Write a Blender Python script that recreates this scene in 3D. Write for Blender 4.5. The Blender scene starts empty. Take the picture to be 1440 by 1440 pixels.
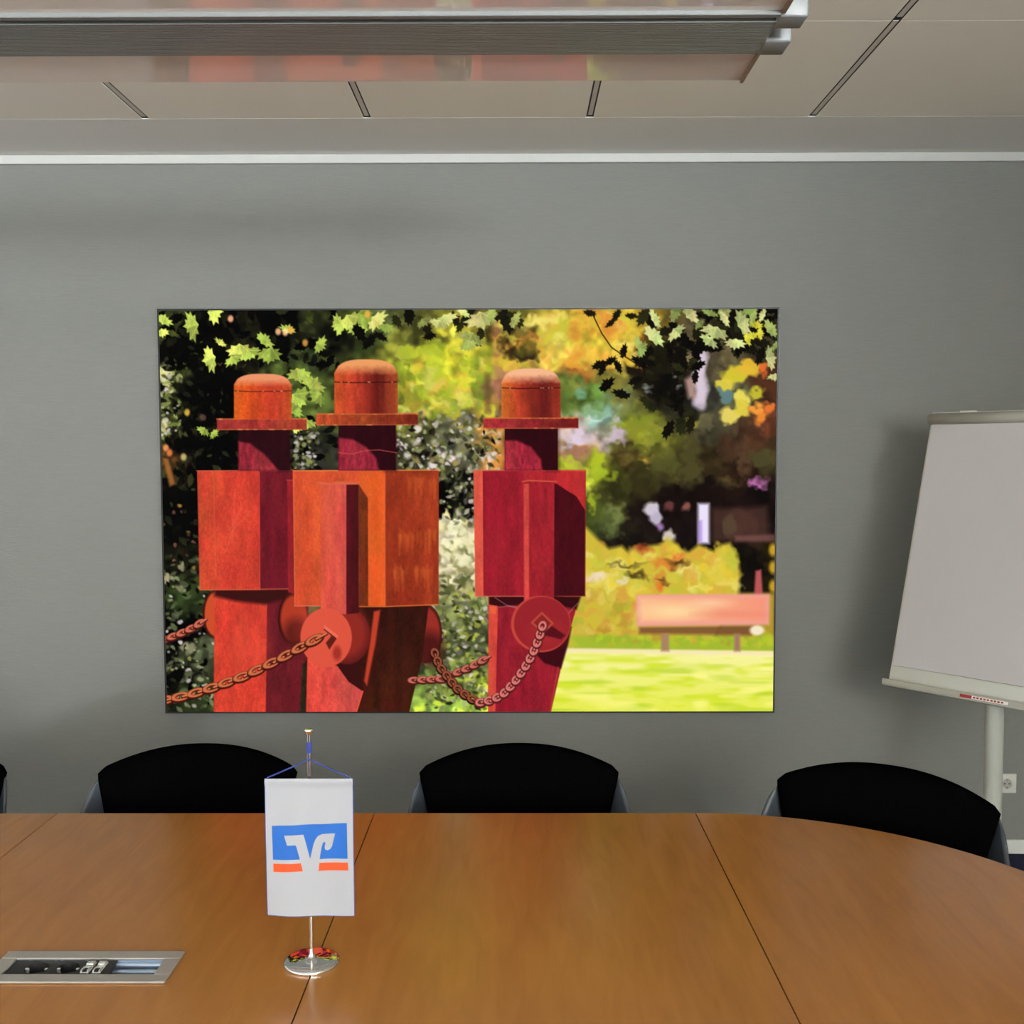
import bpy, bmesh, math, random
import numpy as np
from mathutils import Matrix, Vector

# ------------------------------------------------------------------ camera
scene = bpy.context.scene
C = scene.collection
R = math.radians
FLOOR = -0.035
CAM_H = 1.61
cam_d = bpy.data.cameras.new('camera')
cam_d.sensor_fit = 'HORIZONTAL'
cam_d.sensor_width = 36.0
cam_d.lens = 36.0 * 1480.0 / 1440.0
cam = bpy.data.objects.new('camera', cam_d)
C.objects.link(cam)
cam.matrix_world = (Matrix.Translation((0, 0, CAM_H)) @ Matrix.Rotation(R(0.23), 4, 'Z')
                    @ Matrix.Rotation(R(90 - 3.2), 4, 'X') @ Matrix.Rotation(R(-0.12), 4, 'Z'))
scene.camera = cam

# ------------------------------------------------------------------ light
scene.view_settings.view_transform = 'Standard'
scene.view_settings.look = 'None'
scene.view_settings.exposure = 0.0
scene.view_settings.gamma = 1.0
scene.view_settings.use_curve_mapping = False
world = bpy.data.worlds.new('overcast_sky')
scene.world = world
world.use_nodes = True
world.node_tree.nodes['Background'].inputs[0].default_value = (0.75, 0.86, 1.0, 1)
world.node_tree.nodes['Background'].inputs[1].default_value = 0.5

ROOM_X0, ROOM_X1, ROOM_Y0, ROOM_Y1 = -3.7, 2.5, -7.5, 4.25
CEIL = 2.794
WINDOWS = [(-7.0, -5.4), (-5.0, -3.4), (-3.0, -1.4)]      # along the right-hand wall, behind the viewer
WIN_Z = (1.25, 2.6)
WIN_TILT = 57      # upward aim added to brighten the ceiling; no blinds are built
WIN_POWER = (2050, 1750, 40)
for (a, b), pw in zip(WINDOWS, WIN_POWER):
    ld = bpy.data.lights.new('window_daylight', 'AREA')
    ld.shape = 'RECTANGLE'
    ld.size = WIN_Z[1] - WIN_Z[0]
    ld.size_y = b - a
    ld.energy = pw
    ld.color = (0.89, 0.955, 1.0)
    lo = bpy.data.objects.new('window_daylight', ld)
    C.objects.link(lo)
    lo.location = (ROOM_X1 + 0.16, (a + b) / 2, (WIN_Z[0] + WIN_Z[1]) / 2)
    lo.rotation_euler = (0, R(90 + WIN_TILT), 0)

# ------------------------------------------------------------------ helpers
rnd = random.Random(7)


class MB:
    """collects shapes and links them as ONE mesh object"""
    def __init__(self):
        self.v, self.f, self.smooth = [], [], []

    def add(self, vs, fs, smooth=False):
        o = len(self.v)
        self.v += [tuple(p) for p in vs]
        self.f += [tuple(i + o for i in f) for f in fs]
        self.smooth += [smooth] * len(fs)
        return self

    def box(self, lo, hi, bevel=0.0, seg=1, m=None):
        bm = bmesh.new()
        bmesh.ops.create_cube(bm, size=1)
        for v in bm.verts:
            v.co = Vector([lo[k] + (v.co[k] + 0.5) * (hi[k] - lo[k]) for k in range(3)])
        if bevel:
            bmesh.ops.bevel(bm, geom=list(bm.edges), offset=bevel, segments=seg, affect='EDGES', profile=0.5)
        if m is not None:
            bmesh.ops.transform(bm, matrix=m, verts=bm.verts)
        bm.verts.index_update()
        self.add([v.co[:] for v in bm.verts], [[v.index for v in f.verts] for f in bm.faces], seg > 1)
        bm.free()
        return self

    def prism(self, pts, z0, z1):
        n = len(pts)
        vs = [(x, y, z0) for x, y in pts] + [(x, y, z1) for x, y in pts]
        fs = [list(range(n))[::-1], list(range(n, 2 * n))] + [[i, (i + 1) % n, n + (i + 1) % n, n + i] for i in range(n)]
        return self.add(vs, fs)

    def tube(self, path, r, n=12, cap=True, smooth=True, closed=False):
        P = [Vector(p) for p in path]
        rs = r if isinstance(r, (list, tuple)) else [r] * len(P)
        m = len(P)
        t0 = (P[1] - P[0]).normalized()
        up = Vector((0, 0, 1)) if abs(t0.z) < 0.9 else Vector((1, 0, 0))
        nrm = (up - t0 * up.dot(t0)).normalized()
        vs = []
        for i in range(m):
            if closed:
                t = (P[(i + 1) % m] - P[i - 1]).normalized()
            else:
                t = (P[min(i + 1, m - 1)] - P[max(i - 1, 0)]).normalized()
            nrm = (nrm - t * nrm.dot(t)).normalized()
            bn = t.cross(nrm)
            for k in range(n):
                a = 2 * math.pi * k / n
                vs.append(P[i] + (nrm * math.cos(a) + bn * math.sin(a)) * rs[i])
        fs = []
        for i in range(m if closed else m - 1):
            for k in range(n):
                a, b = i * n + k, i * n + (k + 1) % n
                c, d = ((i + 1) % m) * n + (k + 1) % n, ((i + 1) % m) * n + k
                fs.append((a, b, c, d))
        self.add(vs, fs, smooth)
        if cap and not closed:
            self.add(vs[:n], [list(range(n))[::-1]])
            self.add(vs[-n:], [list(range(n))])
        return self

    def lathe(self, prof, c=(0, 0, 0), n=32, m=None):
        vs, fs = [], []
        for r, z in prof:
            for k in range(n):
                a = 2 * math.pi * k / n
                p = Vector((r * math.cos(a), r * math.sin(a), z))
                if m is not None:
                    p = m @ p
                vs.append(p + Vector(c))
        for i in range(len(prof) - 1):
            for k in range(n):
                fs.append((i * n + k, i * n + (k + 1) % n, (i + 1) * n + (k + 1) % n, (i + 1) * n + k))
        self.add(vs, fs, True)
        self.add(vs[:n], [list(range(n))[::-1]])
        self.add(vs[-n:], [list(range(n))])
        return self

    def build(self, name, mat, parent=None, loc=(0, 0, 0)):
        me = bpy.data.meshes.new(name)
        me.from_pydata(self.v, [], self.f)
        me.polygons.foreach_set('use_smooth', self.smooth)
        me.update()
        bm = bmesh.new()
        bm.from_mesh(me)
        bmesh.ops.recalc_face_normals(bm, faces=bm.faces)
        bm.to_mesh(me)
        bm.free()
        me.materials.append(mat)
        o = bpy.data.objects.new(name, me)
        o.location = loc
        C.objects.link(o)
        if parent:
            o.parent = parent
        return o


def closed_grid(front, back):
    """two grids [i][j] of points -> closed skin"""
    ni, nj = len(front), len(front[0])
    vs = [p for row in front for p in row] + [p for row in back for p in row]
    N = ni * nj
    fs = []
    for i in range(ni - 1):
        for j in range(nj - 1):
            a, b, c, d = i * nj + j, i * nj + j + 1, (i + 1) * nj + j + 1, (i + 1) * nj + j
            fs.append((a, b, c, d))
            fs.append((N + d, N + c, N + b, N + a))
    for i in range(ni - 1):
        for j in (0, nj - 1):
            a, b = i * nj + j, (i + 1) * nj + j
            fs.append((a, b, N + b, N + a))
    for j in range(nj - 1):
        for i in (0, ni - 1):
            a, b = i * nj + j, i * nj + j + 1
            fs.append((a, b, N + b, N + a))
    return vs, fs


def tag(o, label=None, cat=None, group=None, kind=None):
    if label: o['label'] = label
    if cat: o['category'] = cat
    if group: o['group'] = group
    if kind: o['kind'] = kind
    return o


def empty(name, loc, label, cat, rz=0, group=None):
    o = bpy.data.objects.new(name, None)
    o.empty_display_size = 0.1
    o.location = loc
    o.rotation_euler = (0, 0, rz)
    C.objects.link(o)
    return tag(o, label, cat, group)


def srgb(r, g, b):
    def f(c):
        c /= 255
        return c / 12.92 if c <= 0.04045 else ((c + 0.055) / 1.055) ** 2.4
    return (f(r), f(g), f(b), 1)


def mat(name, col, rough=0.5, metal=0.0, spec=0.5, var=0.0, nscale=(20, 20, 20), bump=0.0, bscale=None,
        coat=0.0, coat_rough=0.1, sheen=0.0, detail=4.0):
    m = bpy.data.materials.new(name)
    m.use_nodes = True
    nt = m.node_tree
    p = nt.nodes['Principled BSDF']
    if len(col) == 3:
        col = (*col, 1)
    p.inputs['Base Color'].default_value = col
    p.inputs['Roughness'].default_value = rough
    p.inputs['Metallic'].default_value = metal
    p.inputs['Specular IOR Level'].default_value = spec
    p.inputs['Coat Weight'].default_value = coat
    p.inputs['Coat Roughness'].default_value = coat_rough
    p.inputs['Sheen Weight'].default_value = sheen
    tc = nt.nodes.new('ShaderNodeTexCoord')

    def noise(sc):
        mp = nt.nodes.new('ShaderNodeMapping')
        mp.inputs['Scale'].default_value = sc
        nt.links.new(tc.outputs['Object'], mp.inputs['Vector'])
        n = nt.nodes.new('ShaderNodeTexNoise')
        n.inputs['Scale'].default_value = 1
        n.inputs['Detail'].default_value = detail
        nt.links.new(mp.outputs[0], n.inputs['Vector'])
        return n
    if var:
        n = noise(nscale)
        mx = nt.nodes.new('ShaderNodeMix')
        mx.data_type = 'RGBA'
        mx.inputs[6].default_value = tuple(c * (1 - var) for c in col[:3]) + (1,)
        mx.inputs[7].default_value = tuple(min(1, c * (1 + var)) for c in col[:3]) + (1,)
        nt.links.new(n.outputs[0], mx.inputs[0])
        nt.links.new(mx.outputs[2], p.inputs['Base Color'])
    if bump:
        n = noise(bscale or nscale)
        b = nt.nodes.new('ShaderNodeBump')
        b.inputs['Strength'].default_value = bump
        b.inputs['Distance'].default_value = 0.002
        nt.links.new(n.outputs[0], b.inputs['Height'])
        nt.links.new(b.outputs[0], p.inputs['Normal'])
    return m


# ------------------------------------------------------------------ materials
M = {}
M['wall'] = mat('grey_wallpaper', srgb(124, 124, 119), 0.75, spec=0.3, var=0.07, nscale=(22, 22, 190), bump=0.35, bscale=(50, 50, 300))
M['wall_side'] = mat('white_plaster', srgb(206, 204, 199), 0.9, var=0.02, bump=0.1, bscale=(80, 80, 80))
M['ceil'] = mat('ceiling_plaster', srgb(236, 233, 225), 0.9, var=0.02, nscale=(4, 4, 4), bump=0.05, bscale=(90, 90, 90))
M['panel'] = mat('ceiling_panel_paint', srgb(245, 238, 222), 0.8, var=0.02, nscale=(5, 5, 5), bump=0.08, bscale=(150, 150, 150))
M['strip'] = mat('strip_paint', srgb(205, 196, 184), 0.8, var=0.02)
M['black'] = mat('black_gap', (0.006, 0.006, 0.007), 0.7, var=0.1)
M['cornice'] = mat('cornice_paint', srgb(196, 196, 191), 0.6, var=0.01)
M['white'] = mat('white_paint', srgb(238, 238, 232), 0.45, var=0.01)
M['carpet'] = mat('navy_carpet', srgb(34, 36, 58), 0.95, spec=0.1, var=0.35, nscale=(300, 300, 300), bump=0.6, bscale=(400, 400, 400))
M['alu'] = mat('brushed_aluminium', srgb(176, 178, 176), 0.35, 0.9, var=0.05, nscale=(4, 200, 200))
M['cap'] = mat('cast_grey_cap', srgb(132, 134, 132), 0.5, 0.2, var=0.03)
M['alu_rib'] = mat('grey_extrusion', srgb(140, 142, 136), 0.5, 0.35, var=0.05, nscale=(3, 100, 100))
M['alu_frame'] = mat('satin_aluminium', srgb(196, 190, 182), 0.4, 0.75, var=0.04, nscale=(3, 150, 150))
M['sheet'] = mat('milky_acrylic', srgb(243, 234, 222), 0.02, spec=0.95, var=0.03, nscale=(2, 2, 2), bump=0.55, bscale=(4, 2.2, 1), detail=1.0)
M['edge'] = mat('reflection_tinted_edge', srgb(140, 122, 100), 0.4, 0.3, var=0.05)  # brownish reflection on the sheet ends, put into the trim colour
M['chrome'] = mat('polished_chrome', (0.86, 0.86, 0.85), 0.05, 1.0, var=0.01)
M['frame_grey'] = mat('grey_frame', srgb(122, 122, 118), 0.6, 0.3, var=0.04)
M['frame_dark'] = mat('black_frame_lip', (0.006, 0.006, 0.006), 0.45, var=0.1)
M['fabric'] = mat('black_upholstery', (0.0012, 0.0012, 0.0013), 1.0, spec=0.0, var=0.3, nscale=(250, 250, 250), bump=0.3, bscale=(500, 500, 500))
M['shell'] = mat('charcoal_plastic', srgb(58, 63, 70), 0.35, spec=0.6, var=0.04, nscale=(12, 12, 12))
M['paper'] = mat('paper_pad', srgb(192, 187, 187), 0.85, spec=0.2, var=0.012, nscale=(6, 60, 6))
M['chart'] = mat('light_grey_enamel', srgb(205, 205, 196), 0.4, var=0.02)
M['chart_bar'] = mat('grey_plastic_bar', srgb(170, 168, 156), 0.5, var=0.03)
M['pole'] = mat('grey_pole_paint', srgb(188, 190, 180), 0.4, var=0.02)
M['red'] = mat('dark_red_print', srgb(150, 20, 30), 0.5, var=0.05)
M['socket'] = mat('white_plastic', srgb(232, 230, 222), 0.3, var=0.01)
M['black_plastic'] = mat('black_plastic', (0.006, 0.006, 0.007), 0.45, var=0.1)
M['jack'] = mat('nickel_jack', srgb(225, 225, 220), 0.25, 0.7, var=0.05)
M['rail'] = mat('anodised_rail', srgb(190, 205, 225), 0.35, 0.8, var=0.04, nscale=(3, 200, 200))
M['cord'] = mat('blue_cord', srgb(34, 50, 120), 0.7, var=0.1)


def wood_material():
    m = bpy.data.materials.new('cherry_veneer')
    m.use_nodes = True
    nt = m.node_tree
    p = nt.nodes['Principled BSDF']
    tc = nt.nodes.new('ShaderNodeTexCoord')

    def noise(sc, det, dist=0.0):
        mp = nt.nodes.new('ShaderNodeMapping')
        mp.inputs['Scale'].default_value = sc
        nt.links.new(tc.outputs['Object'], mp.inputs['Vector'])
        n = nt.nodes.new('ShaderNodeTexNoise')
        n.inputs['Scale'].default_value = 1
        n.inputs['Detail'].default_value = det
        n.inputs['Distortion'].default_value = dist
        nt.links.new(mp.outputs[0], n.inputs['Vector'])
        return n
    n1 = noise((34, 4.5, 3), 5, 0.8)
    n2 = noise((5, 1.6, 1), 3, 0.3)
    n3 = noise((520, 16, 10), 2)
    r1 = nt.nodes.new('ShaderNodeValToRGB')
    r1.color_ramp.elements[0].position = 0.28
    r1.color_ramp.elements[0].color = srgb(153, 98, 42)
    r1.color_ramp.elements[1].position = 0.75
    r1.color_ramp.elements[1].color = srgb(165, 108, 48)
    nt.links.new(n1.outputs[0], r1.inputs[0])
    mx = nt.nodes.new('ShaderNodeMix')
    mx.data_type = 'RGBA'
    mx.blend_type = 'MULTIPLY'
    r2 = nt.nodes.new('ShaderNodeValToRGB')
    r2.color_ramp.elements[0].position = 0.3
    r2.color_ramp.elements[0].color = (0.9, 0.88, 0.86, 1)
    r2.color_ramp.elements[1].position = 0.7
    r2.color_ramp.elements[1].color = (1, 1, 1, 1)
    nt.links.new(n2.outputs[0], r2.inputs[0])
    mx.inputs[0].default_value = 1
    nt.links.new(r1.outputs[0], mx.inputs[6])
    nt.links.new(r2.outputs[0], mx.inputs[7])
    nt.links.new(mx.outputs[2], p.inputs['Base Color'])
    p.inputs['Roughness'].default_value = 0.21
    p.inputs['Specular IOR Level'].default_value = 0.65
    b = nt.nodes.new('ShaderNodeBump')
    b.inputs['Strength'].default_value = 0.02
    b.inputs['Distance'].default_value = 0.001
    nt.links.new(n3.outputs[0], b.inputs['Height'])
    nt.links.new(b.outputs[0], p.inputs['Normal'])
    return m


M['wood'] = wood_material()


def print_material(name, emit):
    m = bpy.data.materials.new(name)
    m.use_nodes = True
    nt = m.node_tree
    p = nt.nodes['Principled BSDF']
    a = nt.nodes.new('ShaderNodeVertexColor')
    a.layer_name = 'print'
    if emit:
        p.inputs['Base Color'].default_value = (0.002, 0.002, 0.002, 1)
        p.inputs['Roughness'].default_value = 0.8
        p.inputs['Specular IOR Level'].default_value = 0.0
        nt.links.new(a.outputs[0], p.inputs['Emission Color'])
        p.inputs['Emission Strength'].default_value = emit
    else:
        nt.links.new(a.outputs[0], p.inputs['Base Color'])
        p.inputs['Roughness'].default_value = 0.5
        p.inputs['Specular IOR Level'].default_value = 0.3
    return m


# ------------------------------------------------------------------ room shell
def struct(name, mb, m, loc=(0, 0, 0)):
    return tag(mb.build(name, m, None, loc), kind='structure')


X0, X1, Y0, Y1 = ROOM_X0, ROOM_X1, ROOM_Y0, ROOM_Y1
struct('floor', MB().box((X0 - .2, Y0 - .2, FLOOR - .1), (X1 + .2, Y1 + .2, FLOOR)), M['carpet'])
struct('wall_back', MB().box((X0 - .2, Y1, FLOOR), (X1 + .2, Y1 + .2, CEIL + .1)), M['wall'])
struct('wall_left', MB().box((X0 - .2, Y0, FLOOR), (X0, Y1, CEIL)), M['wall_side'])
struct('wall_front', MB().box((X0 - .2, Y0 - .2, FLOOR), (X1 + .2, Y0, CEIL)), M['wall_side'])
wf = MB()
wf.box((X1, Y0, FLOOR), (X1 + .2, Y1, WIN_Z[0]))
wf.box((X1, Y0, WIN_Z[1]), (X1 + .2, Y1, CEIL))
ys = [Y0] + [q for w in WINDOWS for q in w] + [Y1]
for i in range(0, len(ys), 2):
    wf.box((X1, ys[i], WIN_Z[0]), (X1 + .2, ys[i + 1], WIN_Z[1]))
struct('wall_right', wf, M['wall_side'])
for i, (a, b) in enumerate(WINDOWS):
    fr = MB()
    z0, z1 = WIN_Z
    xa, xb = X1 + .05, X1 + .12
    fr.box((xa, a, z0), (xb, a + .06, z1), .005)
    fr.box((xa, b - .06, z0), (xb, b, z1), .005)
    fr.box((xa, a + .06, z0), (xb, b - .06, z0 + .06), .005)
    fr.box((xa, a + .06, z1 - .06), (xb, b - .06, z1), .005)
    w = struct('window_%d' % (i + 1), fr, M['white'])
    MB().box((X1 - .16, a - .05, z0 - .04), (X1 - .001, b + .05, z0 - .005), .006).build('window_sill', M['white'], w)

ceiling = struct('ceiling', MB().box((X0 - .2, Y0 - .2, CEIL + .003), (X1 + .2, Y1 + .2, CEIL + .12)), M['black'])
# plaster margin along the walls and panels between narrow joint strips
PX0, PDX, STRIP = -1.308, 0.785, 0.026
PYJ = [3.79 - 0.825 * k for k in range(15)]
border = MB()
cols = [PX0 + PDX * k for k in range(-2, 5)]
xa, xb = cols[0] - .012, cols[-1] + .012
border.box((X0, PYJ[0] + .003, CEIL), (X1, Y1, CEIL + .003))
border.box((X0, Y0, CEIL), (xa, PYJ[0], CEIL + .003))
border.box((xb, Y0, CEIL), (X1, PYJ[0], CEIL + .003))
border.build('plaster_margin', M['ceil'], ceiling)
pm = None
for i in range(len(cols) - 1):
    for j in range(len(PYJ) - 1):
        x0, x1 = cols[i] + STRIP / 2, cols[i + 1] - STRIP / 2
        y1, y0 = PYJ[j] - .0015, max(PYJ[j + 1] + .0015, Y0 + .01)
        if y1 - y0 < .1: continue
        MB().box((0, 0, 0), (x1 - x0, y1 - y0, .0028), .0008).build('ceiling_panel', M['panel'], ceiling, (x0, y0, CEIL))
for i in range(len(cols)):
    for j in range(len(PYJ) - 1):
        y1, y0 = PYJ[j] - .022, max(PYJ[j + 1] + .004, Y0 + .01)
        if y1 - y0 < .1: continue
        MB().box((0, 0, 0), (STRIP - .011, y1 - y0, .002)).build('joint_strip', M['strip'], ceiling, (cols[i] - STRIP / 2 + .0055, y0, CEIL + .0008))

struct('trim_1', MB().box((X0, Y1 - .018, 2.758), (X1, Y1, CEIL - .001), .002), M['cornice'])
for nm, lo, hi in (('baseboard_back', (X0, Y1 - .015, FLOOR), (X1, Y1, FLOOR + .058)),
                   ('baseboard_left', (X0, Y0, FLOOR), (X0 + .015, Y1 - .015, FLOOR + .058)),
                   ('baseboard_right', (X1 - .015, Y0, FLOOR), (X1, Y1 - .015, FLOOR + .058))):
    struct(nm, MB().box(lo, hi, .003), M['white'])


# ------------------------------------------------------------------ printed artwork (colours per vertex on a flat sheet)
class Canvas:
    def __init__(self, PXg, PYg, bg=(0, 0, 0)):
        self.X, self.Y = PXg, PYg
        self.h, self.w = PXg.shape
        self.img = np.empty((self.h, self.w, 3))
        self.img[:] = bg
        self.xs = PXg[self.h // 2]
        self.ys = PYg[:, self.w // 2]
        self.WX = (self.noise(11, 11, 90) - .5) + .6 * (self.noise(5, 5, 91) - .5)
        self.WY = (self.noise(11, 11, 92) - .5) + .6 * (self.noise(5, 5, 93) - .5)

    def win(self, x0, y0, x1, y1, pad=14):
        i0, i1 = np.searchsorted(self.xs, [x0 - pad, x1 + pad])
        j0, j1 = np.searchsorted(self.ys, [y0 - pad, y1 + pad])
        return slice(j0, max(j1, j0)), slice(i0, max(i1, i0))

    def noise(self, sx, sy, seed, sl=None):
        X, Y = (self.X, self.Y) if sl is None else (self.X[sl], self.Y[sl])
        g = np.random.default_rng(seed).random((256, 256))
        x, y = X / sx, Y / sy
        xi, yi = np.floor(x).astype(int), np.floor(y).astype(int)
        fx, fy = x - xi, y - yi
        fx, fy = fx * fx * (3 - 2 * fx), fy * fy * (3 - 2 * fy)
        G = lambda a, b: g[b % 256, a % 256]
        return (G(xi, yi) * (1 - fx) + G(xi + 1, yi) * fx) * (1 - fy) + (G(xi, yi + 1) * (1 - fx) + G(xi + 1, yi + 1) * fx) * fy

    def blend(self, sl, a, col):
        a = np.clip(a, 0, 1)[..., None]
        self.img[sl] = self.img[sl] * (1 - a) + np.asarray(col, float) * a

    def sdf(self, pts, sl):
        X, Y = self.X[sl], self.Y[sl]
        d = np.full(X.shape, 1e9)
        ins = np.zeros(X.shape, bool)
        n = len(pts)
        for i in range(n):
            (ax, ay), (bx, by) = pts[i], pts[(i + 1) % n]
            ex, ey = bx - ax, by - ay
            t = np.clip(((X - ax) * ex + (Y - ay) * ey) / (ex * ex + ey * ey + 1e-9), 0, 1)
            d = np.minimum(d, (X - ax - t * ex) ** 2 + (Y - ay - t * ey) ** 2)
            if ay != by:
                c = ((ay > Y) != (by > Y)) & (X < ex * (Y - ay) / ey + ax)
                ins ^= c
        d = np.sqrt(d)
        return np.where(ins, -d, d)

    def poly(self, pts, col, soft=1.2, tex=0.0, ts=(7, 26), col2=None, axis='x', op=1.0, seed=3):
        xs = [p[0] for p in pts]
        ys = [p[1] for p in pts]
        sl = self.win(min(xs), min(ys), max(xs), max(ys), 4 + soft * 2)
        if self.X[sl].size == 0: return
        a = np.clip(0.5 - self.sdf(pts, sl) / soft, 0, 1) * op
        c = np.empty(self.X[sl].shape + (3,))
        c[:] = col
        if col2 is not None:
            if axis == 'x': t = (self.X[sl] - min(xs)) / (max(xs) - min(xs) + 1e-6)
            else: t = (self.Y[sl] - min(ys)) / (max(ys) - min(ys) + 1e-6)
            t = np.clip(t, 0, 1)[..., None]
            c = c * (1 - t) + np.asarray(col2, float) * t
        if tex:
            n = 0.45 * self.noise(ts[0], ts[1], seed, sl) + 0.3 * self.noise(2.2, 5, seed + 1, sl) + 0.25 * self.noise(1.3, 1.6, seed + 2, sl) - 0.5
            c = c * (1 + 2 * tex * n)[..., None]
            c[..., 1] *= 1 + 0.8 * tex * (self.noise(16, 40, seed + 5, sl) - 0.5)
        self.blend(sl, a, c)

    def ell(self, cx, cy, rx, ry, col, soft=2.0, op=1.0, ang=0.0, ring=0.0, warp=0.0):
        r = max(rx, ry)
        sl = self.win(cx - r, cy - r, cx + r, cy + r, 4 + soft * 2)
        if self.X[sl].size == 0: return
        ca, sa = math.cos(ang), math.sin(ang)
        dx, dy = self.X[sl] - cx, self.Y[sl] - cy
        if warp:
            dx, dy = dx + warp * self.WX[sl], dy + warp * self.WY[sl]
        u, v = dx * ca + dy * sa, -dx * sa + dy * ca
        q = np.sqrt((u / rx) ** 2 + (v / ry) ** 2) + 1e-6
        d = (q - 1) * min(rx, ry)
        if ring: d = np.abs(d) - ring
        self.blend(sl, np.clip(0.5 - d / soft, 0, 1) * op, col)

    def line(self, pts, wdt, col, soft=1.2, op=1.0):
        xs = [p[0] for p in pts]
        ys = [p[1] for p in pts]
        sl = self.win(min(xs), min(ys), max(xs), max(ys), 4 + wdt + soft)
        if self.X[sl].size == 0: return
        X, Y = self.X[sl], self.Y[sl]
        d = np.full(X.shape, 1e9)
        for (ax, ay), (bx, by) in zip(pts[:-1], pts[1:]):
            ex, ey = bx - ax, by - ay
            t = np.clip(((X - ax) * ex + (Y - ay) * ey) / (ex * ex + ey * ey + 1e-9), 0, 1)
            d = np.minimum(d, np.hypot(X - ax - t * ex, Y - ay - t * ey))
        self.blend(sl, np.clip(0.5 - (d - wdt / 2) / soft, 0, 1) * op, col)

    def at(self, x, y):
        i = int(np.clip(np.searchsorted(self.xs, x), 0, self.w - 1))
        j = int(np.clip(np.searchsorted(self.ys, y), 0, self.h - 1))
        return self.img[j, i].copy()


MAPLE = [(0, -1), (.17, -.70), (.40, -.78), (.42, -.50), (.84, -.56), (.76, -.25), (1, -.05), (.62, .12), (.60, .42), (.25, .34), (.04, .5),
         (-.04, .5), (-.25, .34), (-.60, .42), (-.62, .12), (-1, -.05), (-.76, -.25), (-.84, -.56), (-.42, -.50), (-.40, -.78), (-.17, -.70)]


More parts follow.
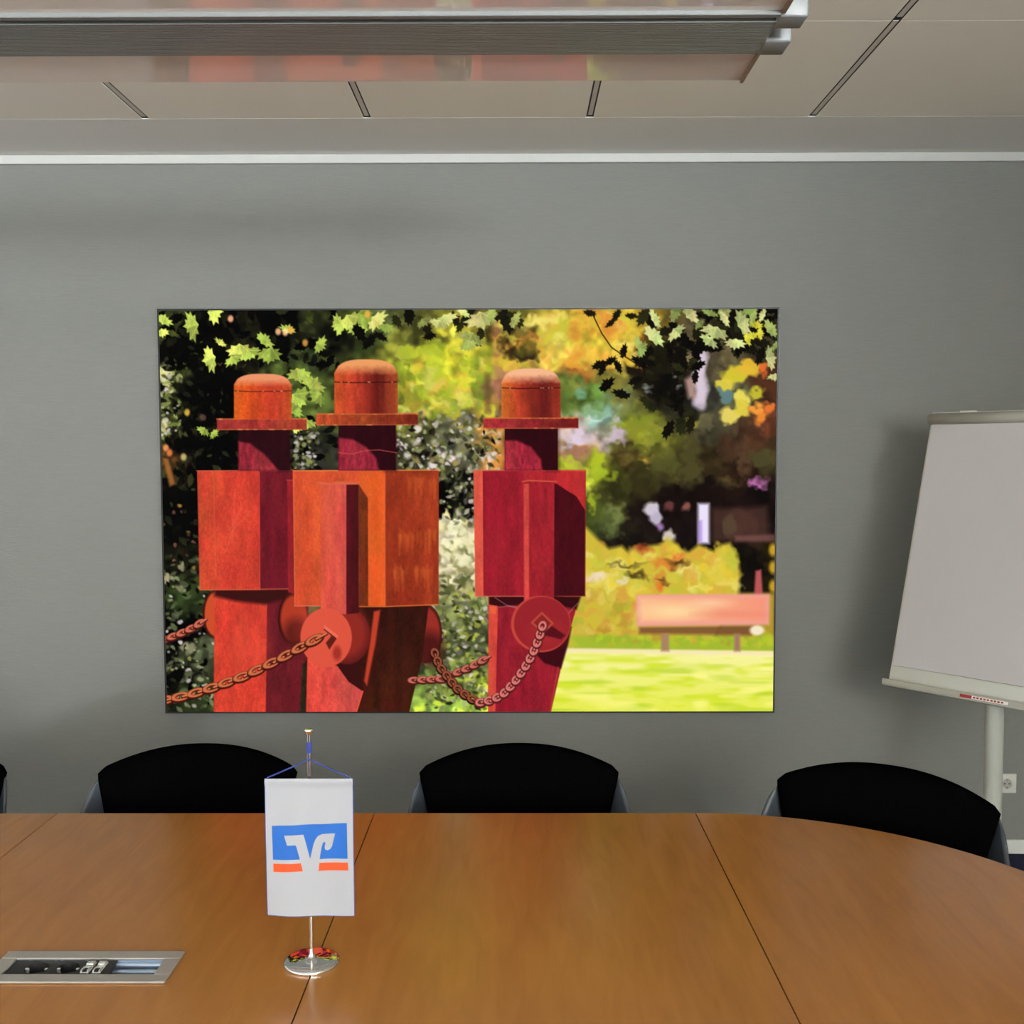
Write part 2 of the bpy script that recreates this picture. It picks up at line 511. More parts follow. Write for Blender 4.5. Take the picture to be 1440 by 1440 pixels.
def paint_artwork(cv):
    P = random.Random(11)
    # --- coarse colours of the out-of-focus park
    pts = [(230,440,60,70,30),(260,480,12,10,5),(300,470,15,12,6),(340,455,40,40,20),(390,450,12,8,5),(440,445,50,55,25),(470,470,30,30,15),
    (235,540,90,100,50),(260,560,15,12,8),(300,560,10,8,6),(232,600,60,60,25),(270,620,18,12,8),(240,650,70,45,20),(290,640,8,5,5),
    (250,720,12,8,6),(245,790,35,35,18),(270,840,50,65,30),(260,880,12,10,8),(285,920,70,75,50),(250,940,20,18,12),(280,980,45,55,28),
    (425,530,80,95,40),(425,570,80,95,40),(440,500,50,60,30),(425,620,40,40,28),(440,640,50,50,42),
    (500,460,60,70,28),(520,480,50,60,25),(540,450,90,100,55),(560,490,140,140,48),(590,460,70,70,30),(585,510,170,180,50),(600,540,150,170,45),
    (580,560,120,130,40),(640,500,225,218,55),(640,540,190,200,55),(660,470,180,170,60),(600,600,80,80,42),(640,600,90,90,65),(660,640,90,88,65),
    (590,640,60,60,42),(620,620,80,80,62),(625,690,15,12,8),(660,700,20,15,10),(650,680,45,45,30),(640,750,200,190,140),(660,770,235,230,170),
    (630,800,140,132,95),(660,820,150,145,95),(640,860,90,95,55),(670,890,70,75,45),(620,930,60,72,38),(650,960,90,100,42),(600,990,100,120,55),
    (670,985,190,200,50),(640,1000,130,160,60),(690,500,150,140,40),(695,560,120,90,60),(700,530,170,120,90),(690,620,150,110,50),(700,640,170,110,50),
    (695,470,60,50,20),(730,460,80,80,30),(735,480,30,20,15),(720,500,190,130,60),(760,470,200,170,60),(780,490,230,210,90),(800,460,200,190,60),
    (820,440,190,150,50),(830,470,225,195,60),(840,500,225,165,60),(870,470,215,175,60),(890,460,190,160,50),(850,530,120,112,45),(810,510,205,120,50),
    (800,550,90,110,45),(830,560,84,112,45),(845,575,130,165,150),(870,600,120,140,60),(815,612,190,170,165),(815,628,150,110,80),(850,610,170,155,140),
    (840,650,160,172,45),(800,650,150,160,40),(900,605,135,138,40),(930,610,110,110,40),(880,640,60,48,22),(860,690,55,55,22),(900,680,45,40,18),
    (940,660,62,58,26),(990,640,45,36,18),(1000,600,62,58,40),(1050,620,70,45,30),(1080,600,100,55,36),(1060,660,36,22,14),(1085,650,62,52,30),
    (940,540,15,10,8),(900,510,25,18,10),(960,570,30,28,20),(920,490,30,25,15),(1000,490,80,70,50),(1030,500,95,85,55),(1060,480,60,55,35),
    (1085,540,70,40,25),(1000,550,60,60,50),(1040,560,85,85,55),(900,720,28,18,14),(860,730,55,60,32),(840,720,70,80,30),(950,700,18,10,8),
    (1000,690,18,10,8),(1060,700,18,10,10),(1050,735,70,46,38),(1085,730,18,10,10),(960,740,22,13,13),(1060,790,12,8,6),(1045,765,20,15,8),
    (1085,790,40,32,10),(880,755,22,15,12),(1000,750,20,14,12)]
    A = np.array(pts, float)
    num = np.zeros(cv.X.shape + (3,))
    den = np.zeros(cv.X.shape)
    jx = cv.X + 26 * (cv.noise(17, 17, 40) - .5) + 12 * (cv.noise(7, 7, 41) - .5)
    jy = cv.Y + 26 * (cv.noise(17, 17, 42) - .5) + 12 * (cv.noise(7, 7, 43) - .5)
    for x, y, r, g, b in A:
        w = 1.0 / (((jx - x) ** 2 + (jy - y) ** 2) + 30.0) ** 2.2
        num += w[..., None] * np.array((r, g, b))
        den += w
    cv.img[:] = num / den[..., None]
    cv.img *= (0.72 + 0.56 * cv.noise(9, 9, 50))[..., None]

    def bokeh(x0, y0, x1, y1, n, r0, r1, cols, op=(.3, .7), soft=3):
        for _ in range(n):
            x, y = P.uniform(x0, x1), P.uniform(y0, y1)
            r = P.uniform(r0, r1)
            c = P.choice(cols)
            if c is None:
                c = cv.at(x, y) * P.uniform(.6, 1.6)
            cv.ell(x, y, r, r * P.uniform(.75, 1.1), np.clip(c, 0, 255), max(soft, r * .7), P.uniform(*op), warp=r * 1.3)
    # generic mottling everywhere, coarser to the right where the park is more blurred
    bokeh(224, 432, 440, 1003, 420, 2, 7, [None], (.4, .8), 3)
    bokeh(560, 432, 710, 1003, 520, 2, 7, [None], (.4, .8), 3)
    bokeh(790, 432, 1098, 760, 420, 4, 14, [None], (.3, .6), 6)
    # left: dots of light through dark leaves
    bokeh(226, 510, 250, 610, 40, 3, 8, [(150, 160, 95), (110, 125, 60), (190, 180, 130), (90, 100, 40)], (.4, .8))
    bokeh(228, 780, 300, 1000, 90, 2, 6, [(120, 130, 90), (70, 90, 40), (160, 150, 120), (90, 100, 70), (15, 12, 8)], (.4, .8), 2.5)
    bokeh(226, 700, 276, 800, 16, 1.5, 3.5, [(150, 90, 70), (190, 140, 60), (110, 70, 60)], (.4, .8), 2)
    bokeh(410, 600, 446, 655, 60, 2, 5, [(120, 120, 95), (20, 16, 12), (150, 140, 130), (60, 66, 35)], (.4, .8), 2)
    bokeh(280, 500, 330, 650, 30, 1.5, 5, [(70, 60, 40), (40, 38, 20), (110, 80, 70)], (.3, .7), 2)
    # middle: lime blur above, pale flecks below
    bokeh(560, 480, 700, 580, 120, 4, 12, [(235, 230, 60), (190, 205, 50), (160, 180, 45), (240, 225, 110), (120, 140, 40), (225, 170, 60)], (.3, .7), 6)
    bokeh(560, 575, 706, 660, 170, 2, 5.5, [(190, 180, 175), (140, 140, 110), (60, 60, 35), (35, 28, 18), (110, 115, 55), (205, 190, 195), (150, 130, 70)], (.4, .85), 2)
    bokeh(618, 660, 668, 735, 50, 2, 6, [(20, 15, 10), (10, 8, 6), (80, 85, 55), (150, 145, 130)], (.4, .8), 2)
    bokeh(618, 735, 672, 830, 90, 3, 8, [(255, 250, 205), (235, 225, 180), (150, 145, 90), (90, 95, 50), (245, 235, 190), (190, 175, 150)], (.5, .9), 2.5)
    bokeh(600, 825, 692, 1000, 230, 2, 5.5, [(150, 145, 130), (70, 85, 40), (120, 130, 60), (45, 48, 28), (180, 175, 150), (165, 170, 60), (95, 90, 80)], (.4, .8), 2)
    bokeh(580, 985, 690, 1004, 30, 4, 9, [(190, 205, 60), (150, 180, 70), (100, 130, 60)], (.4, .8), 4)
    # trunks behind the third figure
    cv.poly([(694, 440), (706, 440), (706, 560), (696, 560)], (190, 120, 90), 8, op=.55)
    cv.poly([(683, 520), (692, 520), (692, 575), (683, 575)], (105, 70, 50), 6, op=.6)
    cv.poly([(694, 600), (709, 590), (709, 660), (690, 660)], (190, 125, 55), 6, op=.5)
    # upper right: yellow and orange autumn blur
    bokeh(700, 440, 905, 512, 130, 5, 13, [(245, 225, 80), (235, 175, 55), (240, 200, 70), (225, 130, 50), (200, 195, 60), (250, 235, 120)], (.3, .65), 6)
    bokeh(710, 455, 760, 500, 14, 6, 14, [(50, 42, 20), (90, 85, 30), (35, 22, 14)], (.4, .8), 7)
    for x, y, rx, ry, c in ((842, 577, 13, 9, (165, 210, 215)), (835, 575, 18, 10, (130, 165, 110)), (818, 548, 8, 9, (120, 170, 130)),
                            (866, 608, 12, 9, (215, 190, 215)), (868, 585, 6, 7, (205, 195, 205)), (815, 610, 20, 8, (225, 205, 225)),
                            (812, 630, 24, 7, (165, 115, 90)), (842, 645, 12, 14, (185, 200, 40)), (848, 664, 14, 10, (175, 195, 40)),
                            (800, 648, 14, 8, (190, 205, 50)), (900, 600, 22, 11, (136, 138, 42)), (930, 608, 16, 10, (122, 126, 40)),
                            (905, 585, 20, 8, (130, 140, 40)), (912, 640, 9, 6, (220, 175, 60)), (972, 592, 12, 7, (185, 175, 50)),
                            (1066, 677, 10, 7, (205, 120, 190)), (1020, 675, 14, 6, (90, 75, 40)), (832, 702, 9, 12, (170, 185, 40)),
                            (862, 735, 14, 18, (95, 105, 55)), (868, 715, 8, 12, (120, 130, 70)), (1046, 640, 9, 22, (90, 65, 45)),
                            (1075, 640, 20, 10, (75, 72, 40)), (936, 648, 20, 12, (85, 85, 38)), (975, 648, 16, 30, (80, 75, 38))):
        cv.ell(x, y, rx, ry, c, 9, .85, warp=14)
    # dark maple mass and white light at the upper right
    for yy in range(494, 566, 5):
        cv.ell(987 + 2 * math.sin(yy * .13), yy, 8.5, 8, (222, 204, 220), 7, .7, warp=3)
    cv.poly([(965, 530), (980, 520), (980, 555), (970, 556)], (205, 165, 155), 7, op=.8)
    for x, y, rx, ry, c in ((1040, 522, 20, 13, (215, 200, 50)), (1056, 514, 17, 12, (230, 185, 55)), (1022, 536, 14, 11, (225, 205, 70)),
                            (1045, 556, 10, 12, (235, 220, 90)), (1030, 580, 17, 12, (235, 215, 100)), (1046, 572, 12, 12, (225, 205, 70)),
                            (1066, 572, 9, 9, (250, 160, 60)), (1072, 583, 10, 9, (240, 140, 50)), (1082, 570, 7, 7, (235, 120, 50)),
                            (1066, 550, 9, 8, (200, 190, 50)), (1075, 515, 7, 9, (230, 110, 50)), (1024, 553, 10, 10, (95, 130, 130))):
        cv.ell(x, y, rx, ry, c, 5, .95, warp=9)
    # white glints low in the shade
    cv.poly([(983, 704), (999, 704), (999, 761), (983, 761)], (235, 225, 250), 6)
    cv.poly([(983, 728), (989, 728), (989, 759), (983, 759)], (160, 120, 215), 4, op=.6)
    for x, y, rx, ry, c in ((918, 710, 11, 9, (225, 215, 225)), (924, 722, 9, 12, (205, 195, 215)), (929, 737, 5, 6, (170, 130, 190)), (942, 750, 8, 8, (225, 215, 200)),
                            (966, 708, 6, 7, (150, 90, 80)), (943, 706, 5, 6, (110, 60, 60)), (1027, 735, 9, 16, (110, 115, 75))):
        cv.ell(x, y, rx, ry, c, 5, .9, warp=5)
    cv.poly([(1003, 712), (1080, 708), (1084, 758), (1003, 758)], (78, 50, 42), 10, op=.75)
    cv.poly([(1035, 750), (1092, 748), (1092, 758), (1035, 758)], (125, 80, 78), 5, op=.7)
    # --- yellow shrubs
    cv.poly([(800, 748), (826, 738), (842, 755), (858, 768), (876, 764), (886, 774), (900, 772), (914, 764), (930, 762), (940, 752), (955, 762),
             (962, 776), (972, 772), (984, 762), (996, 768), (1006, 772), (1018, 762), (1028, 760), (1036, 772), (1042, 800), (1040, 838), (1000, 905), (800, 905)],
            (208, 185, 58), 7)
    cv.poly([(1040, 832), (1092, 832), (1092, 905), (1000, 905)], (175, 150, 45), 8)
    bokeh(822, 770, 1036, 835, 150, 4, 11, [(225, 195, 60), (240, 222, 110), (205, 200, 70), (220, 165, 60), (190, 192, 58), (235, 205, 60), (245, 235, 140)], (.35, .7), 4)
    bokeh(800, 835, 900, 905, 80, 4, 10, [(205, 190, 70), (225, 200, 90), (190, 140, 50), (170, 175, 50), (220, 150, 70)], (.35, .7), 4)
    for x, y, rx, ry, c in ((938, 788, 24, 8, (220, 120, 50)), (905, 768, 10, 5, (190, 80, 40)), (928, 815, 10, 14, (215, 130, 50)), (930, 823, 7, 6, (235, 120, 40)),
                            (958, 778, 9, 5, (230, 120, 60)), (840, 808, 16, 6, (245, 225, 215)), (876, 815, 5, 5, (235, 215, 190))):
        cv.ell(x, y, rx, ry, c, 6, .75, warp=10)
    for x, y, rx, ry in ((956, 787, 12, 5), (895, 807, 14, 5), (882, 792, 16, 3), (932, 814, 7, 3)):
        cv.ell(x, y, rx, ry, (35, 26, 12), 6, .7, warp=12)
    cv.poly([(1064, 800), (1072, 798), (1074, 834), (1062, 834)], (185, 85, 85), 4)
    for y in (770, 795, 822):
        cv.ell(1089, y, 6, 9, (215, 170, 40), 5, .9)
    # --- lawn
    cv.poly([(760, 893), (1094, 893), (1094, 925), (760, 925)], (165, 185, 50), 6)
    bokeh(795, 893, 1090, 906, 60, 3, 8, [(185, 205, 40), (150, 175, 45), (205, 190, 60), (190, 140, 50)], (.4, .7), 4)
    cv.poly([(760, 911), (1098, 915), (1098, 1010), (760, 1010)], (250, 246, 165), 4, col2=(228, 234, 70), axis='y')
    sl = cv.win(760, 915, 1098, 1010, 0)
    n1 = cv.noise(46, 9, 60, sl) * .6 + cv.noise(18, 5, 61, sl) * .4
    g = np.clip((n1 - .45) * 3.2, 0, 1) * np.clip((cv.Y[sl] - 914) / 14, 0, 1) * (cv.X[sl] > 770)
    cv.blend(sl, g * .75, (208, 226, 38))
    n2 = cv.noise(60, 8, 63, sl)
    cv.blend(sl, np.clip((n2 - .66) * 4, 0, 1) * .6 * np.clip((cv.Y[sl] - 918) / 14, 0, 1), (176, 208, 40))
    cv.blend(sl, np.clip((cv.noise(34, 10, 64, sl) - .62) * 4, 0, 1) * .7, (255, 250, 140))
    cv.poly([(790, 911), (1092, 916), (1092, 921), (790, 916)], (250, 225, 190), 5, op=.8)
    # --- bench
    cv.poly([(900, 880), (1060, 878), (1058, 892), (900, 890)], (120, 75, 50), 6, op=.85)
    cv.poly([(931, 890), (942, 890), (942, 915), (931, 915)], (170, 130, 100), 5)
    cv.poly([(1034, 890), (1042, 890), (1042, 915), (1034, 915)], (165, 120, 100), 5)
    cv.poly([(896, 834), (1084, 833), (1083, 877), (897, 879)], (240, 160, 150), 5)
    cv.poly([(900, 838), (1079, 837), (1078, 872), (902, 873)], (252, 190, 140), 9, col2=(245, 150, 120))
    cv.ell(950, 858, 38, 10, (255, 225, 165), 14, .75)
    cv.ell(1000, 846, 24, 5, (255, 220, 175), 9, .6)
    cv.ell(1030, 862, 40, 4, (235, 130, 110), 8, .5)
    cv.ell(1066, 885, 10, 7, (250, 235, 210), 4, .95)

    # --- foreground maple leaves
    def leaf(x, y, s, ang, col, sq=.75, soft=1.3):
        s *= 1.12
        sq *= P.uniform(.75, 1.1)
        sk = P.uniform(-.35, .35)
        ca, sa = math.cos(ang), math.sin(ang)
        q = []
        for px, py in MAPLE:
            px = px * s * P.uniform(.88, 1.12)
            py = py * s * sq * P.uniform(.92, 1.08) + sk * px * .5
            q.append((x + px * ca - py * sa, y + px * sa + py * ca))
        col = np.array(col, float)
        cv.poly(q, col, soft, tex=.2, ts=(7, 7), seed=P.randint(0, 900))
        mid = ((q[10][0] + q[11][0]) / 2, (q[10][1] + q[11][1]) / 2)
        cv.poly([mid, q[0]] + q[11:], col * (.66 if P.random() < .5 else 1.22), 2, op=.5)
        for k in (0, 4, 17):
            cv.line([mid, q[k]], .7, col * 1.25, 1.2, .5)

    def shards(x0, y0, x1, y1, n, r0, r1, cols, soft=1.6, op=(.5, .95)):
        for _ in range(n):
            x, y, r, a = P.uniform(x0, x1), P.uniform(y0, y1), P.uniform(r0, r1), P.uniform(0, 3.14)
            c, d = math.cos(a), math.sin(a)
            q = [(x + c * u * r - d * v * r, y + d * u * r + c * v * r) for u, v in ((-1, 0), (-.2, -.5), (.5, -.32), (1, .1), (.3, .38), (-.4, .42))]
            cv.poly(q, np.array(P.choice(cols)) * P.uniform(.7, 1.2), soft, op=P.uniform(*op))

    shards(224, 432, 300, 760, 150, 4, 11, [(30, 30, 14), (12, 10, 6), (56, 60, 28), (6, 5, 3), (62, 68, 32)])
    shards(300, 432, 480, 660, 170, 4, 11, [(26, 26, 12), (10, 8, 5), (60, 66, 28), (6, 5, 3), (64, 72, 32)])
    shards(226, 780, 300, 1003, 110, 3, 8, [(20, 20, 10), (50, 56, 30), (90, 98, 66), (8, 7, 5), (120, 124, 92)])
    shards(225, 510, 255, 610, 40, 3, 7, [(130, 140, 80), (96, 110, 52), (160, 160, 110), (50, 54, 24)])
    shards(410, 590, 446, 656, 50, 2.5, 6, [(90, 92, 70), (20, 18, 10), (130, 126, 112), (50, 54, 26)])
    shards(560, 590, 706, 735, 170, 2.5, 7, [(40, 36, 20), (110, 112, 70), (20, 16, 10), (150, 146, 128), (84, 92, 40)], 2)
    shards(600, 800, 692, 1000, 170, 2.5, 7, [(60, 66, 34), (110, 116, 62), (36, 36, 20), (140, 140, 110), (84, 92, 44)], 2)

    BR = [(176, 186, 84), (152, 166, 72), (196, 202, 104), (132, 148, 62)]
    DK = [(14, 11, 6), (24, 22, 10), (36, 36, 16), (8, 6, 4)]
    MD = [(80, 92, 38), (64, 72, 30), (98, 108, 48)]
    for _ in range(70):
        leaf(P.uniform(225, 470), P.uniform(432, 515), P.uniform(7, 14), P.uniform(0, 6.3), P.choice(DK + DK + MD[1:2]))
    for _ in range(26):
        leaf(P.uniform(225, 330), P.uniform(510, 700), P.uniform(6, 12), P.uniform(0, 6.3), P.choice(DK + [(45, 45, 25)]), soft=2.5)
    for x, y, s, a, k in ((272, 453, 20, -1.7, 1), (230, 447, 14, .3, 1), (228, 462, 9, 3, 0), (297, 499, 18, -1.9, 0), (338, 487, 18, 3.0, 0), (328, 500, 14, 2.6, 1),
                          (352, 492, 15, 2.4, 1), (380, 492, 17, 3.3, 3), (300, 435, 16, 1.5, 0), (372, 475, 14, .8, 3), (310, 478, 9, .6, 0), (420, 520, 16, 2.9, 3),
                          (440, 537, 20, .6, 3), (418, 555, 18, 2.2, 1), (448, 552, 15, 4, 3), (432, 590, 13, 3, 1), (415, 573, 12, 1, 3), (418, 597, 9, 2, 0),
                          (492, 446, 20, 2.7, 0), (478, 452, 14, 4.4, 1), (512, 440, 18, 1.9, 3), (504, 458, 13, 3.3, 1), (530, 446, 16, 2.2, 2), (545, 456, 12, 3.4, 3),
                          (405, 460, 11, .4, 3), (450, 480, 12, 2.2, 3), (300, 605, 8, 2, 3), (286, 600, 9, 3.5, 3)):
        leaf(x, y, s, a, BR[k])
    for x, y, c in ((410, 460, (205, 140, 60)), (325, 444, (225, 160, 120)), (392, 462, (220, 165, 120)), (402, 463, (225, 175, 130)), (518, 438, (225, 160, 60)), (430, 478, (200, 140, 60)),
                    (233, 625, (220, 130, 80)), (238, 632, (205, 110, 60)), (258, 638, (170, 160, 100)), (263, 575, (200, 160, 60))):
        cv.ell(x, y, 4, 5, c, 3, .8)
    cv.poly([(229, 640), (236, 640), (246, 676), (238, 680)], (150, 95, 45), 4, op=.8)
    # dark leaves hanging over the middle
    for x, y, s, a in ((505, 465, 14, 1), (520, 475, 13, 2.3), (536, 470, 10, .4), (600, 458, 13, .9), (605, 468, 9, 2.8), (575, 440, 14, 1.6), (560, 446, 10, 4),
                       (640, 446, 12, 1), (658, 440, 14, 2.2), (650, 455, 10, 5), (712, 448, 17, 1.2), (700, 440, 12, 3), (728, 444, 14, 4), (668, 478, 10, .5), (676, 466, 10, 2)):
        leaf(x, y, s, a, P.choice(DK))
    for x, y, s, a, k in ((628, 444, 16, 2.7, 2), (618, 450, 13, 3.7, 2), (678, 443, 21, 2.9, 2), (664, 470, 18, 3.5, 1), (660, 480, 12, 3.1, 1), (692, 438, 13, 1.4, 1),
                          (725, 446, 12, 1.9, 1), (597, 448, 12, 2.4, 3), (652, 436, 11, .6, 2)):
        leaf(x, y, s, a, (np.array(BR[k]) * (1.05, 1.02, 1.2)))
    # upper right branch: black shade with pale leaves in front
    for _ in range(85):
        x = P.uniform(905, 1095)
        leaf(x, P.uniform(432, 500) + (10 if x < 990 else -4), P.uniform(8, 15), P.uniform(0, 6.3), P.choice(DK))
    for _ in range(40):
        leaf(P.gauss(935, 26), P.gauss(535, 26), P.uniform(8, 15), P.uniform(0, 6.3), P.choice(DK))
    for x, y in ((845, 510), (860, 505), (870, 512), (850, 515), (895, 530), (905, 500), (880, 490)):
        leaf(x, y, 10, P.uniform(0, 6.3), DK[0])
    cv.line([(834, 436), (848, 465), (862, 485), (903, 512)], 1.6, (40, 22, 12), 1.5)
    for x, y in ((832, 436), (870, 440), (860, 450), (890, 440)):
        leaf(x, y, 9, P.uniform(0, 6.3), DK[1])
    for x, y, s, a, k in ((922, 445, 15, 1.3, 2), (900, 483, 14, 1.4, 1), (920, 470, 18, .9, 2), (952, 463, 15, 2.4, 2), (972, 440, 15, 1.0, 2), (950, 436, 14, 2, 3),
                          (1008, 462, 19, 3.6, 2), (1000, 475, 14, 3.9, 2), (1018, 436, 17, 1.4, 1), (1045, 452, 19, 1.0, 2), (1036, 478, 14, 3.3, 2), (1060, 442, 14, 1.8, 1),
                          (1055, 432, 12, 3, 3), (1085, 460, 14, .9, 1), (1084, 500, 16, 1.5, 2), (1092, 525, 11, 3.2, 2), (1092, 482, 9, 2, 3), (1000, 438, 12, .5, 3),
                          (985, 452, 9, 2.5, 3), (905, 487, 11, 2, 1), (1022, 444, 12, 4.4, 2), (1075, 440, 11, 5, 2)):
        leaf(x, y, s, a, np.array(BR[k]) * (1.0, 1.0, 1.25), .62)
    for x, y in ((1060, 470), (1070, 466), (1052, 474), (1066, 455)):
        leaf(x, y, 9, P.uniform(0, 6), (205, 200, 60))
    for x, y, r in ((912, 540, 6), (914, 547, 4), (957, 541, 4), (950, 527, 3)):
        cv.ell(x, y, r, r * .6, (176, 186, 176), 4, .6, warp=8)

    # crisper light and dark in the foliage on the left half
    sl = cv.win(200, 400, 712, 1020, 0)
    q = np.clip(cv.img[sl], 0, 255) / 255
    lum = q.mean(-1, keepdims=True)
    g = np.clip((lum - .17) * 1.55 + .15, .0, 1.05) / (lum + .02)
    fade = np.clip((712 - cv.X[sl]) / 12, 0, 1)[..., None] * (.9 * np.maximum.reduce([np.clip((575 - cv.X[sl]) / 110, 0, 1), np.clip(np.minimum(cv.Y[sl] - 582, 738 - cv.Y[sl]) / 14, 0, 1), np.clip((cv.Y[sl] - 828) / 14, 0, 1)]))[..., None]
    cv.img[sl] = cv.img[sl] * (1 - fade) + np.clip(q * g, 0, 1) * 255 * fade
    for x0, y0, x1, y1, n in ((560, 590, 706, 660, 60), (604, 840, 690, 985, 60), (412, 602, 444, 654, 22), (228, 820, 298, 1000, 40), (226, 515, 250, 610, 20), (620, 660, 668, 735, 18)):
        bokeh(x0, y0, x1, y1, n, 1.5, 3.6, [(206, 200, 190), (176, 178, 130), (150, 156, 84), (222, 212, 206)], (.5, .95), 1.6)

    # --- three rusted iron figures
    def dome(x0, x1, yt, ysh, yb, cl, cm, cd, cr, hi, seam):
        w = x1 - x0
        q = [(x0, yb), (x0, ysh)]
        for k in range(1, 16):
            t = k / 16
            q.append((x0 + w * t, ysh - (ysh - yt) * (1 - abs(2 * t - 1) ** 3.2) ** .62))
        q += [(x1, ysh), (x1, yb)]
        sl = cv.win(x0, yt, x1, yb, 4)
        a = np.clip(.5 - cv.sdf(q, sl) / 1.3, 0, 1)
        t = (cv.X[sl] - x0) / w
        stops = [0, .3, .68, 1]
        c = np.stack([np.interp(t, stops, [cl[i], cm[i], cd[i], cr[i]]) for i in range(3)], -1)
        n = .5 * cv.noise(5, 22, 71, sl) + .3 * cv.noise(2, 3, 72, sl) + .2 * cv.noise(1.3, 1.6, 73, sl) - .5
        c *= (1 + .45 * n)[..., None]
        k = np.clip((ysh + 3 - cv.Y[sl] + 3 * (cv.noise(4, 4, 74, sl) - .5)) / (ysh - yt), 0, 1)[..., None]
        k = np.clip(k * 1.35, 0, 1) ** .8
        c = c * (1 - k) + np.array(hi) * k
        cv.blend(sl, a, c)
        cv.line([(x0 + 1, seam), (x0 + w * .3, seam + 1), (x0 + w * .7, seam + .5), (x1 - 1, seam)], 1.4, np.array(cd) * .5, 1.2, .9)
        for _ in range(5):
            cv.ell(P.uniform(x0 + 4, x1 - 4), seam + .3, 1.2, .7, (235, 160, 100), .8, .8)

    def brim(x0, x1, y0, y1, cl, cr):
        cv.poly([(x0, y0 + 1), (x1, y0), (x1, y1 - 1), (x0, y1)], cl, 1.4, .3, (6, 9), cr)
        cv.line([(x0, y0 + .5), (x1, y0 + .2)], 1.7, (215, 110, 55), 1.3, .9)
        cv.line([(x0, y1 - .8), (x1, y1 - .8)], 1.3, (205, 105, 60), 1.2, .65)
        for _ in range(12):
            cv.ell(P.uniform(x0, x1), P.choice([y0 + .6, y1 - .8]), 2.5, 1, (235, 140, 75), 1, .6)

    def neck(x0, x1, y0, y1, lit, dark, shade):
        cv.poly([(x0, y0), (x1, y0), (x1, y1), (x0, y1)], dark, 1.2, .25)
        cv.poly(shade, lit, 4, .35, (4, 14))
        cv.poly([(x0 + .68 * (x1 - x0), y0), (x1, y0), (x1, y1), (x0 + .8 * (x1 - x0), y1)], dark, 10, .2, op=.8)

    def edge(pts, col=(230, 115, 70), w=1.2, op=.8):
        cv.line(pts, w, col, 1.1, op)

    # first figure
    cv.ell(301, 862, 17, 34, (60, 18, 12), 1.5)
    cv.ell(303, 862, 16, 32, (205, 78, 42), 2)
    cv.poly([(301, 826), (376, 826), (376, 1005), (299.5, 1005)], (212, 62, 46), 1.3, .22, (9, 24))
    cv.poly([(375.5, 826), (434, 826), (431, 1005), (373, 1005)], (104, 26, 34), 1.3, .25)
    cv.poly([(301, 826), (410, 826), (400, 840), (372, 848), (330, 843), (301, 836)], (58, 16, 16), 6)
    cv.ell(350, 905, 24, 40, (225, 85, 60), 30, .35)
    cv.ell(410, 868, 19, 36, (45, 10, 10), 2)
    cv.ell(413, 868, 19, 34, (178, 58, 36), 4)
    cv.ell(418, 890, 20, 22, (80, 22, 20), 16, .8)
    cv.poly([(425, 935), (433, 925), (431, 1004), (421, 1004)], (38, 36, 20), 3, .5, (6, 8))
    cv.poly([(277, 657), (365, 657), (365.5, 827), (280, 827)], (212, 74, 48), 1.2, .22, (10, 40), (206, 60, 46), seed=21)
    cv.poly([(364.5, 657), (413, 657), (410, 826), (365, 827)], (112, 24, 36), 1.2, .25, (8, 40))
    cv.poly([(404, 670), (413, 670), (413, 832), (405, 830)], (150, 32, 40), 1.5, .2)
    edge([(276, 657.5), (413, 656.5)], (205, 95, 75))
    edge([(404, 671), (413, 671)], (190, 70, 60))
    edge([(364.8, 660), (365.2, 826)], (235, 95, 65), .9, .8)
    edge([(280, 827), (405, 825.5)], (225, 105, 70))
    for a, b in (((345, 700), (322, 742)), ((352, 714), (318, 752)), ((330, 690), (326, 760)), ((338, 712), (316, 775)), ((300, 668), (303, 812))):
        cv.line([a, b], 1, (232, 112, 80), 2, .45)
    neck(335.5, 408, 598, 657, (152, 44, 54), (42, 8, 16), [(335.5, 616), (352, 619), (372, 634), (392, 657), (335.5, 657)])
    brim(305, 432, 584, 600, (165, 50, 50), (160, 62, 40))
    dome(329.3, 410.5, 521, 536, 585, (226, 98, 30), (215, 78, 32), (186, 58, 38), (205, 80, 40), (236, 150, 105), 545)
    # second figure
    cv.poly([(497, 840), (606, 840), (575, 1005), (497, 1005)], (44, 14, 10), 1.5, .4, (10, 30), (72, 30, 14))
    cv.ell(600, 890, 22, 42, (40, 10, 10), 1.5)
    cv.ell(598, 890, 22, 40, (152, 46, 36), 5)
    cv.ell(604, 912, 22, 24, (60, 16, 16), 18, .8)
    cv.poly([(505, 845), (604, 845), (594, 925), (575, 1005), (505, 1005)], (50, 16, 10), 1.5, .35, (10, 30), (66, 26, 14), axis='y')
    cv.poly([(526, 858), (535, 856), (528, 905), (516, 965), (512, 958), (520, 905)], (192, 62, 38), 3)
    cv.poly([(432, 900), (500, 900), (512, 975), (501, 1005), (430, 1005)], (56, 14, 14), 1.5)
    cv.poly([(432, 925), (474, 936), (490, 959), (510, 973), (501, 1005), (430, 1005)], (226, 76, 58), 1.3, .2, (7, 20), (196, 72, 72))
    cv.line([(510, 973), (501, 1003)], 2, (240, 90, 55), 1.5)
    cv.ell(488, 893, 33, 41, (92, 24, 24), 1.5)
    cv.ell(486, 888, 31, 38, (156, 46, 34), 14, .8)
    cv.poly([(412, 657), (543, 657), (543, 850), (414, 850)], (214, 82, 46), 1.2, .18, (12, 40), seed=33)
    cv.poly([(505, 676), (512, 688), (521, 700), (519, 850), (505, 850)], (112, 44, 22), 2, .25)
    cv.poly([(518, 657), (543, 657), (542.5, 851), (518, 850)], (226, 92, 36), 1.5, .12, (12, 40))
